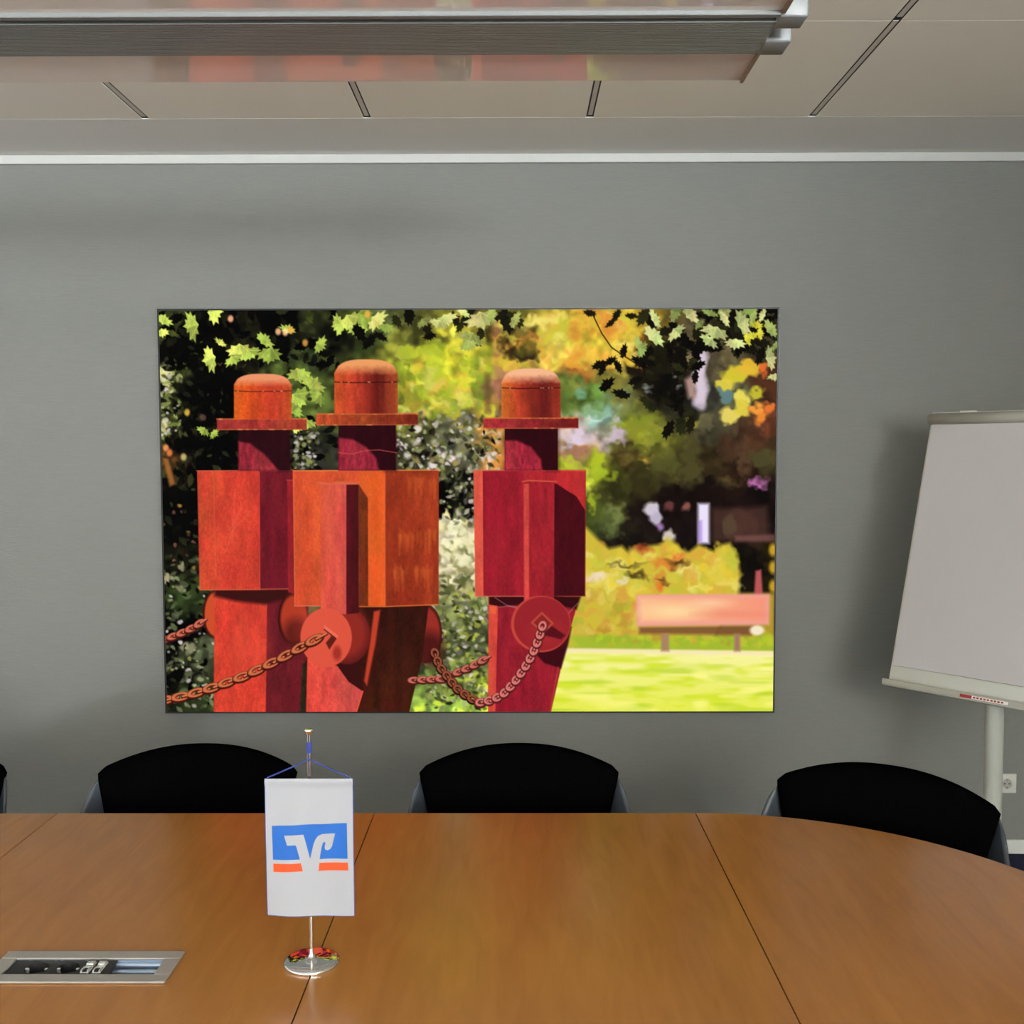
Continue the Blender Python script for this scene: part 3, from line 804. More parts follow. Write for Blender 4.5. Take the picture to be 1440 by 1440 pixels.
    cv.poly([(505, 657), (518, 657), (521, 700), (505, 676)], (220, 90, 40), 1.5, .12)
    cv.poly([(542, 657), (618, 657), (617.5, 848), (542, 851)], (146, 48, 25), 1.2, .22, (9, 30), (158, 54, 28), seed=44)
    for y0, x0, x1, n in ((668, 574, 614, 12), (744, 552, 612, 16), (795, 548, 614, 18)):
        for _ in range(n):
            x = P.uniform(x0, x1)
            l = P.uniform(10, 34)
            w = P.uniform(1.2, 3.2)
            cv.poly([(x - w, y0 + P.uniform(-6, 6)), (x + w, y0 + P.uniform(-6, 6)), (x + w * .3, y0 + l), (x - w * .3, y0 + l)], (204, 94, 40), 4, op=P.uniform(.3, .65))
    cv.poly([(575, 665), (612, 665), (612, 740), (590, 730), (580, 700)], (186, 76, 36), 14, .3, op=.5)
    edge([(542.3, 658), (542, 850)], (232, 105, 62), 1.2, .7)
    edge([(413, 657.5), (618, 656.5)], (235, 135, 70), 1.6)
    edge([(414, 850), (450, 850)], (235, 130, 100))
    edge([(505, 851), (542, 851), (617, 848)], (235, 120, 55), 1.6)
    edge([(413, 660), (414.5, 848)], (235, 120, 75), .9)
    cv.poly([(487, 676), (505, 676), (505, 860), (486, 862)], (88, 16, 28), 1.3, .2, col2=(70, 18, 18))
    cv.poly([(451, 676), (487.5, 676), (487, 862), (451, 860)], (222, 86, 62), 1.2, .16, (7, 34), (214, 82, 72), seed=52)
    cv.poly([(446, 673), (468, 675), (474, 672.5), (505, 673.5), (505, 677), (450, 677)], (216, 100, 66), 1.3)
    cv.ell(458.5, 895.5, 36.3, 42.5, (222, 84, 62), 1.4)
    cv.ell(446, 880, 26, 30, (226, 90, 68), 24, .25)
    cv.ell(474, 918, 6, 10, (150, 40, 32), 5, .8)
    cv.poly([(457, 878), (474, 896), (463, 913), (458, 903), (466, 893), (455, 884)], (96, 30, 22), 1.5)
    cv.poly([(456, 877), (476, 893), (474, 897), (455, 882)], (236, 110, 82), 1.3)
    neck(476.7, 557.8, 592, 657, (154, 42, 56), (44, 6, 14), [(476.7, 611), (496, 613), (516, 624), (530, 640), (534, 657), (476.7, 657)])
    cv.line([(477, 632), (495, 634), (515, 629), (534, 628), (558, 632)], 1.3, (200, 90, 80), 1.3, .7)
    brim(445, 589, 577, 593.5, (194, 82, 42), (112, 38, 24))
    dome(471, 560.5, 501, 520, 577, (206, 84, 40), (196, 66, 42), (98, 24, 20), (168, 74, 40), (238, 158, 98), 532.5)
    # third figure
    cv.poly([(688, 838), (816, 838), (801, 890), (775, 1005), (687, 1005)], (146, 28, 42), 1.4, .22, (8, 28), seed=61)
    cv.poly([(688, 836), (818, 836), (812, 855), (770, 846), (690, 852)], (52, 8, 14), 4)
    cv.poly([(688, 848), (701, 850), (697, 1005), (687, 1005)], (214, 72, 58), 1.3, .15)
    cv.poly([(690, 850), (699, 851), (698, 862), (690, 861)], (236, 96, 60), 1.5)
    cv.poly([(742, 905), (805, 880), (800, 905), (790, 940), (766, 932)], (60, 8, 18), 3)
    cv.line([(786, 938), (774, 1003)], 1.5, (205, 75, 62), 2, .7)
    cv.poly([(667, 657), (682, 657), (682, 836), (669, 836)], (224, 88, 68), 1.2, .15)
    cv.poly([(680, 657), (739, 657), (739, 836), (681, 836)], (152, 28, 42), 1.2, .22, (8, 40), seed=66)
    cv.poly([(780, 657), (825.5, 657), (824, 836), (780, 836)], (70, 10, 20), 1.2, .25)
    cv.poly([(739, 657), (825, 657), (825, 696), (802, 688), (784, 676), (739, 674)], (172, 38, 44), 1.6, .18)
    cv.poly([(784, 675), (812, 694), (824.5, 714), (824.5, 657), (784, 657)], (188, 44, 46), 2, .15)
    cv.poly([(738, 673), (781, 673), (780, 850), (738, 850)], (156, 32, 42), 1.2, .22, (6, 30), seed=68)
    cv.poly([(737.5, 676), (745, 676), (745, 850), (738, 850)], (208, 72, 62), 2, .2)
    edge([(736, 673), (745, 671.5), (784, 673)], (216, 92, 66), 2)
    edge([(667, 657.5), (745, 656.5), (825, 657.5)], (226, 105, 72), 1.4)
    edge([(669, 836), (738, 836)], (222, 95, 82))
    edge([(785, 836), (824, 836)], (170, 50, 50), 1)
    edge([(824.6, 659), (824, 835)], (200, 60, 50), 1, .6)
    edge([(680.8, 660), (681, 834)], (120, 20, 30), 1, .6)
    cv.ell(761.5, 876, 42, 40.5, (196, 70, 56), 1.4)
    cv.ell(763, 875.5, 39.5, 38.5, (152, 34, 42), 1.6)
    cv.ell(770, 890, 24, 18, (172, 46, 44), 18, .5)
    cv.poly([(768, 880), (776, 878), (796, 892), (790, 898), (766, 892)], (86, 14, 24), 3)
    cv.poly([(763, 858), (780, 875), (765, 890), (747, 874)], (184, 72, 56), 1.3)
    cv.poly([(763, 862), (776, 875), (765, 886), (751, 874)], (140, 34, 36), 1.3)
    for q in ([(697, 838), (715, 850), (728, 851)], [(702, 852), (716, 850), (727, 853)], [(801, 860), (808, 852), (814, 846)]):
        cv.line(q, 1, (205, 150, 150), 1.5, .6)
    neck(711, 786, 597, 657, (164, 40, 56), (46, 6, 14), [(711, 615), (728, 615), (748, 624), (762, 642), (764, 657), (711, 657)])
    brim(681, 815, 583, 598.5, (176, 52, 54), (104, 26, 26))
    dome(706.7, 790, 514, 533, 583, (214, 112, 42), (184, 62, 38), (100, 26, 24), (158, 52, 34), (246, 184, 140), 541)

    # --- chains
    def chain(path, step, size, light, dark, alt=True):
        P2 = [Vector((x, y)) for x, y in path]
        seg = [0]
        for a, b in zip(P2[:-1], P2[1:]): seg.append(seg[-1] + (b - a).length)
        n = int(seg[-1] / step)
        for k in range(n + 1):
            s = min(k * step, seg[-1] - .01)
            i = max(j for j in range(len(seg) - 1) if seg[j] <= s)
            t = (s - seg[i]) / (seg[i + 1] - seg[i])
            p = P2[i].lerp(P2[i + 1], t)
            d = P2[i + 1] - P2[i]
            a = math.atan2(d.y, d.x)
            if k % 2 == 0 or not alt:
                cv.ell(p.x, p.y + 1, step * .95, size * .62, dark, 1.2, 1, a, 2.4)
                cv.ell(p.x, p.y - .3, step * .9, size * .55, light, 1.2, 1, a, 1.4)
            else:
                e = d.normalized() * step * .72
                cv.line([(p.x - e.x, p.y - e.y + 1), (p.x + e.x, p.y + e.y + 1)], 4.2, dark, 1.2)
                cv.line([(p.x - e.x, p.y - e.y), (p.x + e.x, p.y + e.y)], 2.4, np.array(light) * 1.1, 1.2)
    chain([(229, 899), (252, 890), (271, 881), (286, 871)], 7, 6, (206, 108, 84), (70, 20, 16))
    chain([(230, 986), (266, 978), (300, 967), (345, 950), (390, 928), (425, 908), (458, 890)], 11.5, 8.5, (206, 112, 70), (66, 16, 12))
    chain([(582, 957), (600, 956), (622, 955), (640, 947), (662, 938), (690, 922)], 6.5, 6, (200, 108, 92), (72, 24, 18))
    chain([(612, 918), (618, 936), (630, 952), (642, 968), (660, 982), (676, 989)], 6.2, 8, (150, 78, 52), (36, 12, 9))
    chain([(676, 989), (694, 985), (708, 977), (724, 960), (738, 940), (750, 918), (758, 898), (764, 878)], 6.2, 8, (216, 122, 112), (84, 22, 26))


def smooth_sheet(name, xs, zs, yfun, img, m, parent):
    """flat or gently curved sheet in x-z with one printed colour per vertex; zs runs from top to bottom"""
    h, w = len(zs), len(xs)
    XX, ZZ = np.meshgrid(xs, zs)
    co = np.stack([XX, yfun(XX, ZZ), ZZ], -1).reshape(-1, 3)
    idx = np.arange(h * w).reshape(h, w)
    q = np.stack([idx[:-1, :-1], idx[1:, :-1], idx[1:, 1:], idx[:-1, 1:]], -1).reshape(-1)
    nf = len(q) // 4
    me = bpy.data.meshes.new(name)
    me.vertices.add(h * w)
    me.vertices.foreach_set('co', co.ravel().astype(np.float32))
    me.loops.add(nf * 4)
    me.loops.foreach_set('vertex_index', q.astype(np.int32))
    me.polygons.add(nf)
    me.polygons.foreach_set('loop_start', np.arange(0, nf * 4, 4, dtype=np.int32))
    me.polygons.foreach_set('loop_total', np.full(nf, 4, dtype=np.int32))
    me.update(calc_edges=True)
    c = np.clip(img, 0, 255) / 255
    c = np.where(c <= .04045, c / 12.92, ((c + .055) / 1.055) ** 2.4)
    rgba = np.ones((h * w, 4), np.float32)
    rgba[:, :3] = c.reshape(-1, 3)
    at = me.color_attributes.new('print', 'FLOAT_COLOR', 'POINT')
    at.data.foreach_set('color', rgba.ravel())
    me.polygons.foreach_set('use_smooth', np.ones(nf, bool))
    me.materials.append(m)
    o = bpy.data.objects.new(name, me)
    C.objects.link(o)
    o.parent = parent
    return o


# ------------------------------------------------------------------ backlit picture
PIC_X0, PIC_X1, PIC_Z0, PIC_Z1, PIC_D = -1.432, 1.05, 0.552, 2.19, 0.03
pic = empty('backlit_picture', ((PIC_X0 + PIC_X1) / 2, Y1, PIC_Z0),
            'wide glowing picture of three rusty iron figures in a park on grey wall', 'picture')
px, pz = (PIC_X0 + PIC_X1) / 2, PIC_Z0
hw, hh = (PIC_X1 - PIC_X0) / 2, PIC_Z1 - PIC_Z0
fr = MB()
for lo, hi in (((-hw, -PIC_D, 0), (-hw + .004, 0, hh)), ((hw - .004, -PIC_D, 0), (hw, 0, hh)),
               ((-hw + .004, -PIC_D, 0), (hw - .004, 0, .004)), ((-hw + .004, -PIC_D, hh - .004), (hw - .004, 0, hh))):
    fr.box(lo, hi)
fr.build('frame', M['frame_grey'], pic)
fl = MB()
for lo, hi in (((-hw + .004, -PIC_D + .001, .004), (-hw + .010, -.001, hh - .004)), ((hw - .010, -PIC_D + .001, .004), (hw - .004, -.001, hh - .004)),
               ((-hw + .010, -PIC_D + .001, .004), (hw - .010, -.001, .010)), ((-hw + .010, -PIC_D + .001, hh - .010), (hw - .010, -.001, hh - .004))):
    fl.box(lo, hi)
tag(fl.build('frame_lip', M['frame_dark'], pic), 'thin black inner lip of the frame')
NX, NY = 900, 592
us, vs_ = np.linspace(0, 1, NX), np.linspace(0, 1, NY)
U, V = np.meshgrid(us, vs_)
QT = ((223.5, 432.5), (1095.5, 431.5), (1088, 1001.5), (233.5, 1003))
GX = (QT[0][0] * (1 - U) + QT[1][0] * U) * (1 - V) + (QT[3][0] * (1 - U) + QT[2][0] * U) * V
GY = (QT[0][1] * (1 - U) + QT[1][1] * U) * (1 - V) + (QT[3][1] * (1 - U) + QT[2][1] * U) * V
cv = Canvas(GX, GY)
paint_artwork(cv)
pr = smooth_sheet('printed_sheet', np.linspace(-hw + .010, hw - .010, NX), np.linspace(hh - .010, .010, NY),
                  lambda x, z: x * 0 - PIC_D + .004, cv.img, print_material('backlit_print', 1.0), pic)
tag(pr, 'backlit print of iron figures with hats and chains')
MB().box((-hw + .004, -.012, .004), (hw - .004, 0, hh - .004)).build('back_panel', M['white'], pic)

# ------------------------------------------------------------------ pendant lamp over the table
LX0, LX1, LZ, LY = -2.35, 0.42, 2.30, 1.787
lamp = empty('pendant_lamp', (LX0, LY, LZ), 'long aluminium pendant lamp with two milky glossy reflector sheets', 'lamp')
LL = LX1 - LX0
MB().box((0, -.058, .004), (LL, .083, .05), .004).build('body', M['alu_rib'], lamp)
rb = MB()
n = 18
for k in range(n):
    y = -.056 + k * (.137 / n)
    rb.box((0, y, -.0005), (LL, y + .0052, .004))
rb.build('ribbed_plate', M['alu_rib'], lamp)
MB().box((0, -.086, -.001), (LL, -.074, .05), .001).build('rail', M['cap'], lamp)
MB().box((0, -.074, .012), (LL, -.058, .05)).build('groove', M['black'], lamp)
for y0, y1 in ((-.226, -.086), (.083, .226)):
    s = MB().box((0, y0, .006), (LL, y1, .010)).build('reflector_sheet', M['sheet'], lamp)
    for x0 in (-.005, LL):
        MB().box((x0, y0, .000), (x0 + .006, y1, .016), .001).build('edge_trim', M['edge'], s)
for x0 in (LL - .002, -.042):
    for y0, y1 in ((-.082, -.030), (.021, .083)):
        MB().box((x0, y0, -.002), (x0 + .046, y1, .040), .004, 2).build('end_cap', M['cap'], lamp)
for x in (.25, LL - .25):
    cb = MB().tube([(x, 0, .05), (x, 0, CEIL - LZ - .02)], .0012, 8).build('suspension_cable', M['alu'], lamp)
    MB().lathe([(.03, -.02), (.03, -.003), (.028, 0)], (x, 0, CEIL - LZ)).build('canopy', M['white'], cb)

# ------------------------------------------------------------------ conference table
TZ, TT, TY0, TY1 = 0.74, 0.028, 1.064, 2.504
SEAMS = [-1.891, -1.114, -0.345, 0.432]
table = empty('conference_table', (-0.73, 1.784, FLOOR), 'long cherry wood conference table with rounded ends and thin seams', 'table')
tx, ty, tz = 0.73, -1.784, -FLOOR
G = .001


def panel(outer, hole=None):
    """bevelled slab from an outline in x-y with an optional rectangular hole"""
    bm = bmesh.new()
    vs = [bm.verts.new((x + tx, y + ty, TZ + tz)) for x, y in outer]
    f = bm.faces.new(vs)
    r = bmesh.ops.extrude_face_region(bm, geom=[f])
    for v in [g for g in r['geom'] if isinstance(g, bmesh.types.BMVert)]:
        v.co.z -= TT
    bmesh.ops.recalc_face_normals(bm, faces=bm.faces)
    top = [e for e in bm.edges if all(abs(v.co.z - TZ - tz) < 1e-6 for v in e.verts)]
    bmesh.ops.bevel(bm, geom=top, offset=.0009, segments=2, affect='EDGES', profile=.5)
    bm.verts.index_update()
    mb = MB().add([v.co[:] for v in bm.verts], [[v.index for v in q.verts] for q in bm.faces])
    bm.free()
    return mb.build('table_panel', M['wood'], table)


HX0, HX1, HY0, HY1 = -.880, -.587, 1.689, 1.781     # cut-out for the socket box
panel([(SEAMS[0] + G, TY0), (SEAMS[1] - G, TY0), (SEAMS[1] - G, TY1), (SEAMS[0] + G, TY1)])
panel([(SEAMS[2] + G, TY0), (SEAMS[3] - G, TY0), (SEAMS[3] - G, TY1), (SEAMS[2] + G, TY1)])
# panel with the cut-out: ring of quads
a0, a1 = SEAMS[1] + G, SEAMS[2] - G
O4 = [(a0, TY0), (a1, TY0), (a1, TY1), (a0, TY1)]
I4 = [(HX0, HY0), (HX1, HY0), (HX1, HY1), (HX0, HY1)]
vs = [(x + tx, y + ty, z + tz) for z in (TZ, TZ - TT) for x, y in O4 + I4]
fs = []
for i in range(4):
    j = (i + 1) % 4
    fs += [(i, j, 4 + j, 4 + i), (8 + i, 12 + i, 12 + j, 8 + j), (i, 8 + i, 8 + j, j), (4 + i, 4 + j, 12 + j, 12 + i)]
MB().add(vs, fs).build('table_panel', M['wood'], table)
RAD = (TY1 - TY0) / 2
cy = (TY0 + TY1) / 2
arc = [(SEAMS[3] + G + RAD * math.cos(t), cy + RAD * math.sin(t)) for t in np.linspace(-math.pi / 2, math.pi / 2, 65)]
panel(arc)
arc = [(SEAMS[0] - G - RAD * math.cos(t), cy - RAD * math.sin(t)) for t in np.linspace(-math.pi / 2, math.pi / 2, 65)]
panel(arc)
for x in (-2.1, -1.114, -.345, .64):
    for y in (cy - .28, cy + .28):
        MB().lathe([(.045, 0), (.045, .006), (.03, .012), (.03, TZ + tz - TT - .008), (.06, TZ + tz - TT - .006), (.06, TZ + tz - TT)],
                   (x + tx, y + ty, 0), 24).build('leg', M['alu'], table)
MB().box((-2.1 + tx, -.28 + cy + ty - .02, TZ + tz - TT - .06), (.64 + tx, -.28 + cy + ty + .02, TZ + tz - TT - .001)).build('apron', M['alu'], table)
MB().box((-2.1 + tx, .28 + cy + ty - .02, TZ + tz - TT - .06), (.64 + tx, .28 + cy + ty + .02, TZ + tz - TT - .001)).build('apron', M['alu'], table)

# ------------------------------------------------------------------ socket box let into the table
box = empty('table_socket_box', ((HX0 + HX1) / 2, (HY0 + HY1) / 2, TZ), 'aluminium framed power and data socket box sunk into table beside flag', 'socket box')
bw, bd = (HX1 - HX0) / 2, (HY1 - HY0) / 2
fw, fd, iw, idp = bw + .008, bd + .008, bw - .019, bd - .0185
fb = MB()
fb.box((-fw, -fd, .0005), (fw, -idp, .004), .001)
fb.box((-fw, idp, .0005), (fw, fd, .004), .001)
fb.build('frame', M['alu_frame'], box)
for s in (-1, 1):
    MB().box((min(s * iw, s * fw), -idp, .0005), (max(s * iw, s * fw), idp, .0038), .0006).build('frame_end', M['alu_frame'], box)
rc = MB()
DP = .034
for lo, hi in (((-iw - .002, -idp - .002, -DP - .002), (iw + .002, idp + .002, -DP)), ((-iw - .002, -idp - .002, -DP), (-iw, idp + .002, 0)),
               ((iw, -idp - .002, -DP), (iw + .002, idp + .002, 0)), ((-iw, -idp - .002, -DP), (iw, -idp, 0)), ((-iw, idp, -DP), (iw, idp + .002, 0))):
    rc.box(lo, hi)
rc.build('tray', M['rail'], box)
for y, z in ((.021, -.002), (.006, -.007), (-.010, -.012)):
    MB().box((iw - .082, y - .004, z - .006), (iw - .001, y + .004, z), .0015, 2).build('rail', M['rail'], box)
# black insert with holes for the two sockets
bx0, bx1 = -iw + .001, iw - .080
plate_z = .0005
SR = .0195
cxs = (bx0 + .046, bx0 + .0995)
ip = MB()
N = 32
cells = [bx0] + [cxs[0] - .0235, cxs[0] + .0235, cxs[1] - .0235, cxs[1] + .0235] + [bx1]
yy0, yy1 = -idp + .001, idp - .001
for a, b in ((cells[0], cells[1]), (cells[2], cells[3]), (cells[4], cells[5])):
    ip.box((a, yy0, plate_z - .004), (b, yy1, plate_z))
for c in cxs:
    ring, sq = [], []
    for k in range(N):
        t = 2 * math.pi * k / N
        ct, st = math.cos(t), math.sin(t)
        ring.append((c + SR * ct, SR * st))
        sc = min(.0235 / max(abs(ct), 1e-6), yy1 / max(abs(st), 1e-6))
        sq.append((c + sc * ct, sc * st))
    vs = [(x, y, plate_z) for x, y in ring + sq] + [(x, y, plate_z - .016) for x, y in ring]
    fs = [(k, (k + 1) % N, N + (k + 1) % N, N + k) for k in range(N)] + [(k, 2 * N + k, 2 * N + (k + 1) % N, (k + 1) % N) for k in range(N)]
    fs.append([2 * N + k for k in range(N)])
    ip.add(vs, fs)
ins = ip.build('socket_insert', M['black_plastic'], box)
for c in cxs:
    MB().lathe([(SR - .0002, -.0155), (SR - .0002, -.0145), (SR * .9, -.0145)], (c, 0, plate_z), 32).build('socket_floor', M['black'], ins)
    for s in (-1, 1):
        MB().box((c + s * .0165 - .003, -.0025, plate_z - .012), (c + s * .0165 + .003, .0025, plate_z - .0005), .0008).build('earth_clip', M['jack'], ins)
        MB().lathe([(.0025, -.0146), (.0025, -.0138), (.002, -.0136)], (c, s * .009, plate_z), 12).build('pin_hole', M['alu'], ins)
for c in (bx1 - .040, bx1 - .020):
    j = MB()
    j.box((c - .0075, -.020, plate_z), (c + .0075, .018, plate_z + .002), .0006)
    j.box((c - .0065, .004, plate_z + .002), (c + .0065, .016, plate_z + .006), .002, 2)
    j.box((c - .0065, -.018, plate_z + .002), (c - .004, -.004, plate_z + .005))
    j.box((c + .004, -.018, plate_z + .002), (c + .0065, -.004, plate_z + .005))
    jo = j.build('data_jack', M['jack'], box)
    MB().box((c - .004, -.018, plate_z + .0021), (c + .004, -.006, plate_z + .003)).build('jack_opening', M['black'], jo)

# ------------------------------------------------------------------ table flag
FX, FY = -.351, 1.752
flag = empty('table_flag', (FX, FY, TZ), 'small white table flag with blue and orange V emblem on chrome stand', 'flag')
MB().lathe([(.0465, 0), (.0475, .003), (.0465, .006), (.042, .0078), (.030, .0090), (.012, .0100), (.006, .0115), (.0045, .018)], (0, 0, 0), 64).build('base', M['chrome'], flag)
MB().tube([(0, 0, .018), (0, 0, .402)], .0035, 16).build('pole', M['chrome'], flag)
MB().lathe([(.0035, .396), (.0045, .398), (.0075, .402), (.0075, .405), (.0055, .4065)], (0, 0, 0), 24).build('finial', M['chrome'], flag)
MB().lathe([(.0041, .365), (.0045, .366), (.0045, .383), (.0041, .384)], (0, 0, 0), 16).build('cord_sleeve', M['cord'], flag)
FW, FZ1, FZ0 = .1485, .3235, .0855
fl_y = -.0075
fxc = .0005
MB().tube([(-FW / 2 + .004 + fxc, fl_y, FZ1 + .001), (-.02, -.005, FZ1 + .022), (0, -.0045, FZ1 + .032), (.02, -.005, FZ1 + .023), (FW / 2 - .004 + fxc, fl_y, FZ1 + .001)], .0013, 8).build('cord', M['cord'], flag)
MB().tube([(0, -.0045, FZ1 + .032), (0, -.005, FZ1 + .045), (0, -.0047, .384)], .0011, 8).build('hanging_loop', M['cord'], flag)


def flag_y(x, z):
    t = (FZ1 - z) / (FZ1 - FZ0)
    u = (x - fxc) / (FW / 2)
    return (fl_y + .0022 * np.sin(u * 4.2 + .6) * t ** 1.3 + .0010 * np.sin(u * 9 + t * 5) * np.sin(t * math.pi) * .8
            - .0022 * np.exp(-((t - .02) / .03) ** 2) + .004 * t ** 2 * u * u
            + .0012 * np.exp(-((u + .75) / .3) ** 2 - ((t - .95) / .12) ** 2))


FNX, FNY = 250, 400
fxs = np.linspace(-FW / 2 + fxc, FW / 2 + fxc, FNX)
fzs = np.linspace(FZ1, FZ0, FNY)
u, v = np.meshgrid(np.linspace(379, 499.5, FNX), np.linspace(1075.5, 1273, FNY))
fc = Canvas(u, v, (148, 148, 152))
t4 = lambda q: [(360 + x / 3.4286, 980 + y / 3.4286) for x, y in q]
fc.poly(t4([(95, 560), (448, 546), (450, 720), (97, 727)]), (26, 80, 150), .6)
fc.poly(t4([(98, 746), (452, 739), (453, 778), (99, 787)]), (200, 66, 28), .6)
fc.poly(t4([(152, 607), (243, 603), (273, 722), (290, 648), (300, 624), (312, 609), (330, 600), (352, 598), (392, 597), (377, 660), (368, 674), (355, 680),
            (344, 676), (342, 664), (346, 644), (341, 637), (334, 645), (328, 665), (321, 702), (311, 790), (239, 790), (226, 730), (209, 660), (204, 654), (166, 656)]), (148, 148, 152), .6)
banner = smooth_sheet('banner', fxs, fzs, flag_y, fc.img, print_material('printed_satin', 0), flag)
sm = banner.modifiers.new('thickness', 'SOLIDIFY')
sm.thickness = .0004
sm.offset = -1
hem = MB()
for xx in (-FW / 2 + fxc, FW / 2 + fxc):
    hem.tube([(xx, float(flag_y(np.float64(xx), np.float64(z))) + .0006, z) for z in np.linspace(FZ1 - .002, FZ0, 24)], .0008, 6)
hem.tube([(x, float(flag_y(np.float64(x), np.float64(FZ0))) + .0006, FZ0) for x in np.linspace(-FW / 2 + fxc, FW / 2 + fxc, 24)], .0008, 6)
hem.build('blue_piping', M['cord'], banner)


# ------------------------------------------------------------------ chairs
def make_chair(loc, rz, label):
    ch = empty('conference_chair', loc, label, 'chair', rz, 'conference chairs along the table')
    zf = -FLOOR

    def back_y(x, z):           # centre surface of the backrest, concave to the sitter
        return .235 + (z - .62) * .28 - .55 * x * x - 1.6 * x ** 4
    # upholstered pad
    ni, nj = 33, 27
    F, B = [], []
    for j in range(nj):
        s = j / (nj - 1)
        rf, rb = [], []
        for i in range(ni):
            q = -1 + 2 * i / (ni - 1)
            zt = .829 - .053 * abs(q) ** 2.2 - .007 * max(0, (abs(q) - .95) / .05) ** 2
            zb = .47
            z = zb + (zt - zb) * s
            hwid = max(.205, .264 - .25 * max(0, .775 - z))
            x = q * hwid
            rim = min(1, (1 - abs(q)) / .06 + .1) * min(1, (1 - s) / .08 + .1) * min(1, s / .1 + .1)
            th = .026 * (1 - (1 - min(1, rim)) ** 2) ** .5 + .002
            y = back_y(x, z)
            rf.append((x, y - th - .012, z + zf))
            rb.append((x, y - .010 + .3 * th, z + zf))
        F.append(rf)
        B.append(rb)
    v, f = closed_grid(F, B)
    MB().add(v, f, True).build('back_cushion', M['fabric'], ch)
    # plastic shell that wraps forward on both sides
    F, B = [], []
    for j in range(25):
        s = j / 24
        rf, rb = [], []
        for i in range(49):
            q = -1 + 2 * i / 48
            zt = .800 - .034 * q * q - .035 * max(0, (abs(q) - .94) / .06) ** 2
            zb = .44 + .14 * q * q
            z = zb + (zt - zb) * s
            aw = .294 - .26 * max(0, z - .655) + .03 * min(0, z - .655)
            x = q * aw
            wing = max(0, abs(x) - .225)
            y = back_y(max(-.225, min(.225, x)), z) + .012 - 1.0 * wing - 6 * wing ** 2
            nx = .35 * (1 if q > 0 else -1) * min(1, wing / .03)
            rf.append((x, y, z + zf))
            rb.append((x + .008 * nx, y + .008, z + zf))
        F.append(rf)
        B.append(rb)
    v, f = closed_grid(F, B)
    MB().add(v, f, True).build('back_shell', M['shell'], ch)
    # armrests
    for s in (-1, 1):
        arm = MB()
        arm.tube([(s * .295, .16, .655 + zf), (s * .303, .08, .662 + zf), (s * .303, -.05, .655 + zf), (s * .298, -.12, .64 + zf), (s * .29, -.15, .60 + zf), (s * .275, -.15, .50 + zf), (s * .255, -.14, .43 + zf)],
                 [.016, .017, .017, .016, .014, .013, .012], 12)
        arm.build('armrest', M['shell'], ch)
    # seat
    st = MB().box((-.245, -.25, .415 + zf), (.245, .21, .475 + zf), .024, 4)
    st.build('seat_cushion', M['fabric'], ch)
    MB().box((-.235, -.24, .395 + zf), (.235, .20, .416 + zf), .008, 2).build('seat_pan', M['shell'], ch)
    for s in (-1, 1):
        for y0, y1 in ((-.19, -.23), (.16, .24)):
            MB().tube([(s * .21, y0, .40 + zf), (s * .225, (y0 + y1) / 2, .2 + zf), (s * .24, y1, .012)], [.013, .0125, .011], 12).build('leg', M['chrome'], ch)
    MB().box((-.14, .16, .42 + zf), (.14, .19, .50 + zf), .01, 2).build('back_bracket', M['shell'], ch)
    return ch


make_chair((.006, 2.515, FLOOR), 0, 'black conference chair centred under the glowing picture, its neighbours on both sides')
make_chair((-.842, 2.515, FLOOR), 0, 'black conference chair partly hidden by the white table flag')
make_chair((-1.611, 2.515, FLOOR), 0, 'black conference chair furthest from the flip chart, next to chair behind flag')
make_chair((.787, 2.352, FLOOR), R(-30.7), 'black conference chair turned at the rounded table end before the flip chart')

# ------------------------------------------------------------------ flip chart
PH, TILT = R(50), R(15.6)
fcx, fcy = 1.335, 3.70            # lower left corner of the paper
FC_Z = 1.61 - .2003 * 3.70 - .012
r_ = Vector((math.cos(PH), -math.sin(PH), 0))
back = Vector((math.sin(PH), math.cos(PH), 0))
u_ = (Vector((0, 0, 1)) * math.cos(TILT) + back * math.sin(TILT))
n_ = -(r_.cross(u_)) if (r_.cross(u_)).dot(back) > 0 else r_.cross(u_)
orig = Vector((fcx, fcy, FC_Z))
basep = orig + r_ * .335 + back * .065
basep.z = FLOOR
chart = empty('flip_chart', basep, 'grey mobile flip chart with blank white paper pad near the corner', 'flip chart')
fm = Matrix((( r_.x, u_.x, n_.x, orig.x - basep.x), (r_.y, u_.y, n_.y, orig.y - basep.y), (r_.z, u_.z, n_.z, orig.z - basep.z), (0, 0, 0, 1)))
PWD, PHT = .66, .885      # axes: x along the board, y up the board, z out of the board
MB().box((-.012, -.062, -.022), (PWD + .012, PHT + .05, -.006), .003, 2, fm).build('board', M['chart'], chart)
MB().box((0, 0, -.0055), (PWD, PHT, .004), .0006, 1, fm).build('paper_pad', M['paper'], chart)
MB().box((.0005, .0005, .0045), (PWD - .0005, PHT, .0052), 0, 1, fm).build('top_sheet', M['paper'], chart)
cb = MB()
prof = [(.004 + .021 * math.cos(t), .021 * math.sin(t)) for t in np.linspace(0, 2 * math.pi, 20, endpoint=False)]
P0 = [fm @ Vector((-.010, PHT + .020 + b, a)) for a, b in prof]
P1 = [fm @ Vector((PWD + .010, PHT + .020 + b, a)) for a, b in prof]
k = len(prof)
cb.add(P0 + P1, [(i, (i + 1) % k, k + (i + 1) % k, k + i) for i in range(k)] + [list(range(k))[::-1], list(range(k, 2 * k))], True)
cbo = cb.build('clamp_bar', M['chart_bar'], chart)
MB().box((.10, PHT + .041, -.004), (.16, PHT + .048, .010), .002, 1, fm).build('hook', M['chart'], cbo)
tr = MB()
tr.box((-.016, -.076, -.022), (PWD + .016, -.060, .030), .004, 2, fm)
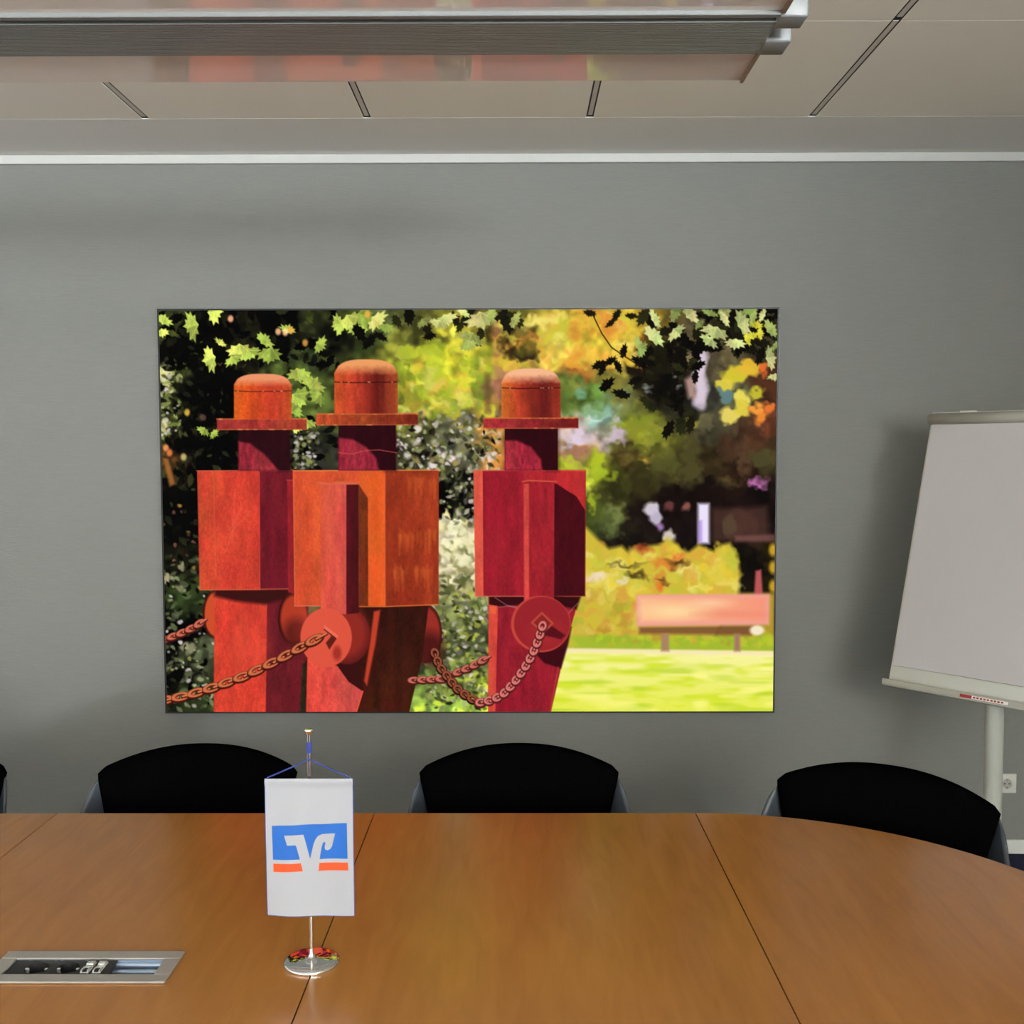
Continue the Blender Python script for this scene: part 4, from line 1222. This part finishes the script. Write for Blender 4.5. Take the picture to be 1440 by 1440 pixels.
tr.box((-.016, -.070, .026), (PWD + .016, -.052, .031), .002, 1, fm)
tray = tr.build('pen_tray', M['chart_bar'], chart)
MB().box((.27, -.0682, .0311), (.31, -.0582, .0316), 0, 1, fm).build('red_sticker', M['red'], tray)
wl = MB().box((.3105, -.0682, .0311), (.43, -.0582, .0316), 0, 1, fm).build('white_sticker', M['white'], tray)
for q in range(9):
    MB().box((.315 + q * .0115, -.066, .0317), (.323 + q * .0115, -.0605, .0319), 0, 1, fm).build('sticker_mark', M['red'], wl)
MB().tube([(0, 0, .06), (0, 0, FC_Z - FLOOR - .02)], .029, 24).build('pole', M['pole'], chart)
MB().tube([(0, 0, FC_Z - FLOOR - .06), (0, 0, FC_Z - FLOOR - .02), (back.x * .10, back.y * .10, FC_Z - FLOOR + .40)], [.02, .022, .02], 16).build('board_arm', M['pole'], chart)
MB().lathe([(.05, .05), (.06, .055), (.06, .085), (.035, .10)], (0, 0, 0), 32).build('hub', M['pole'], chart)
for q in range(5):
    a = R(20 + 72 * q)
    d = Vector((math.cos(a), math.sin(a), 0))
    lg = MB().tube([d * .03 + Vector((0, 0, .075)), d * .18 + Vector((0, 0, .068)), d * .32 + Vector((0, 0, .058))], [.02, .018, .014], 12).build('base_leg', M['pole'], chart)
    s = Vector((-d.y, d.x, 0))
    c = d * .31 + Vector((0, 0, .024))
    MB().tube([c - s * .012, c + s * .012], .024, 20).build('castor', M['black_plastic'], lg)

# ------------------------------------------------------------------ wall socket
ws = empty('wall_socket', (2.004, Y1, .257), 'white wall socket low on grey wall behind flip chart pole', 'socket')
MB().box((-.040, -.009, -.040), (.040, 0, .040), .004, 3).build('cover_plate', M['socket'], ws)
mrot = Matrix.Rotation(R(90), 4, 'X')
MB().lathe([(.0225, .0085), (.0225, .012), (.0205, .012), (.0195, .0095), (.0195, .0092)], (0, 0, 0), 40, mrot).build('socket_ring', M['socket'], ws)
MB().lathe([(.0193, .0090), (.0193, .0094)], (0, 0, 0), 40, mrot).build('socket_floor', M['chart_bar'], ws)
for s in (-1, 1):
    MB().lathe([(.0032, .0094), (.0032, .0097)], (s * .0095, 0, 0), 16, mrot).build('pin_hole', M['black'], ws)
    MB().box((-.003, -.0125, s * .017 - .003), (.003, -.0095, s * .017 + .003), .0006).build('earth_clip', M['jack'], ws)
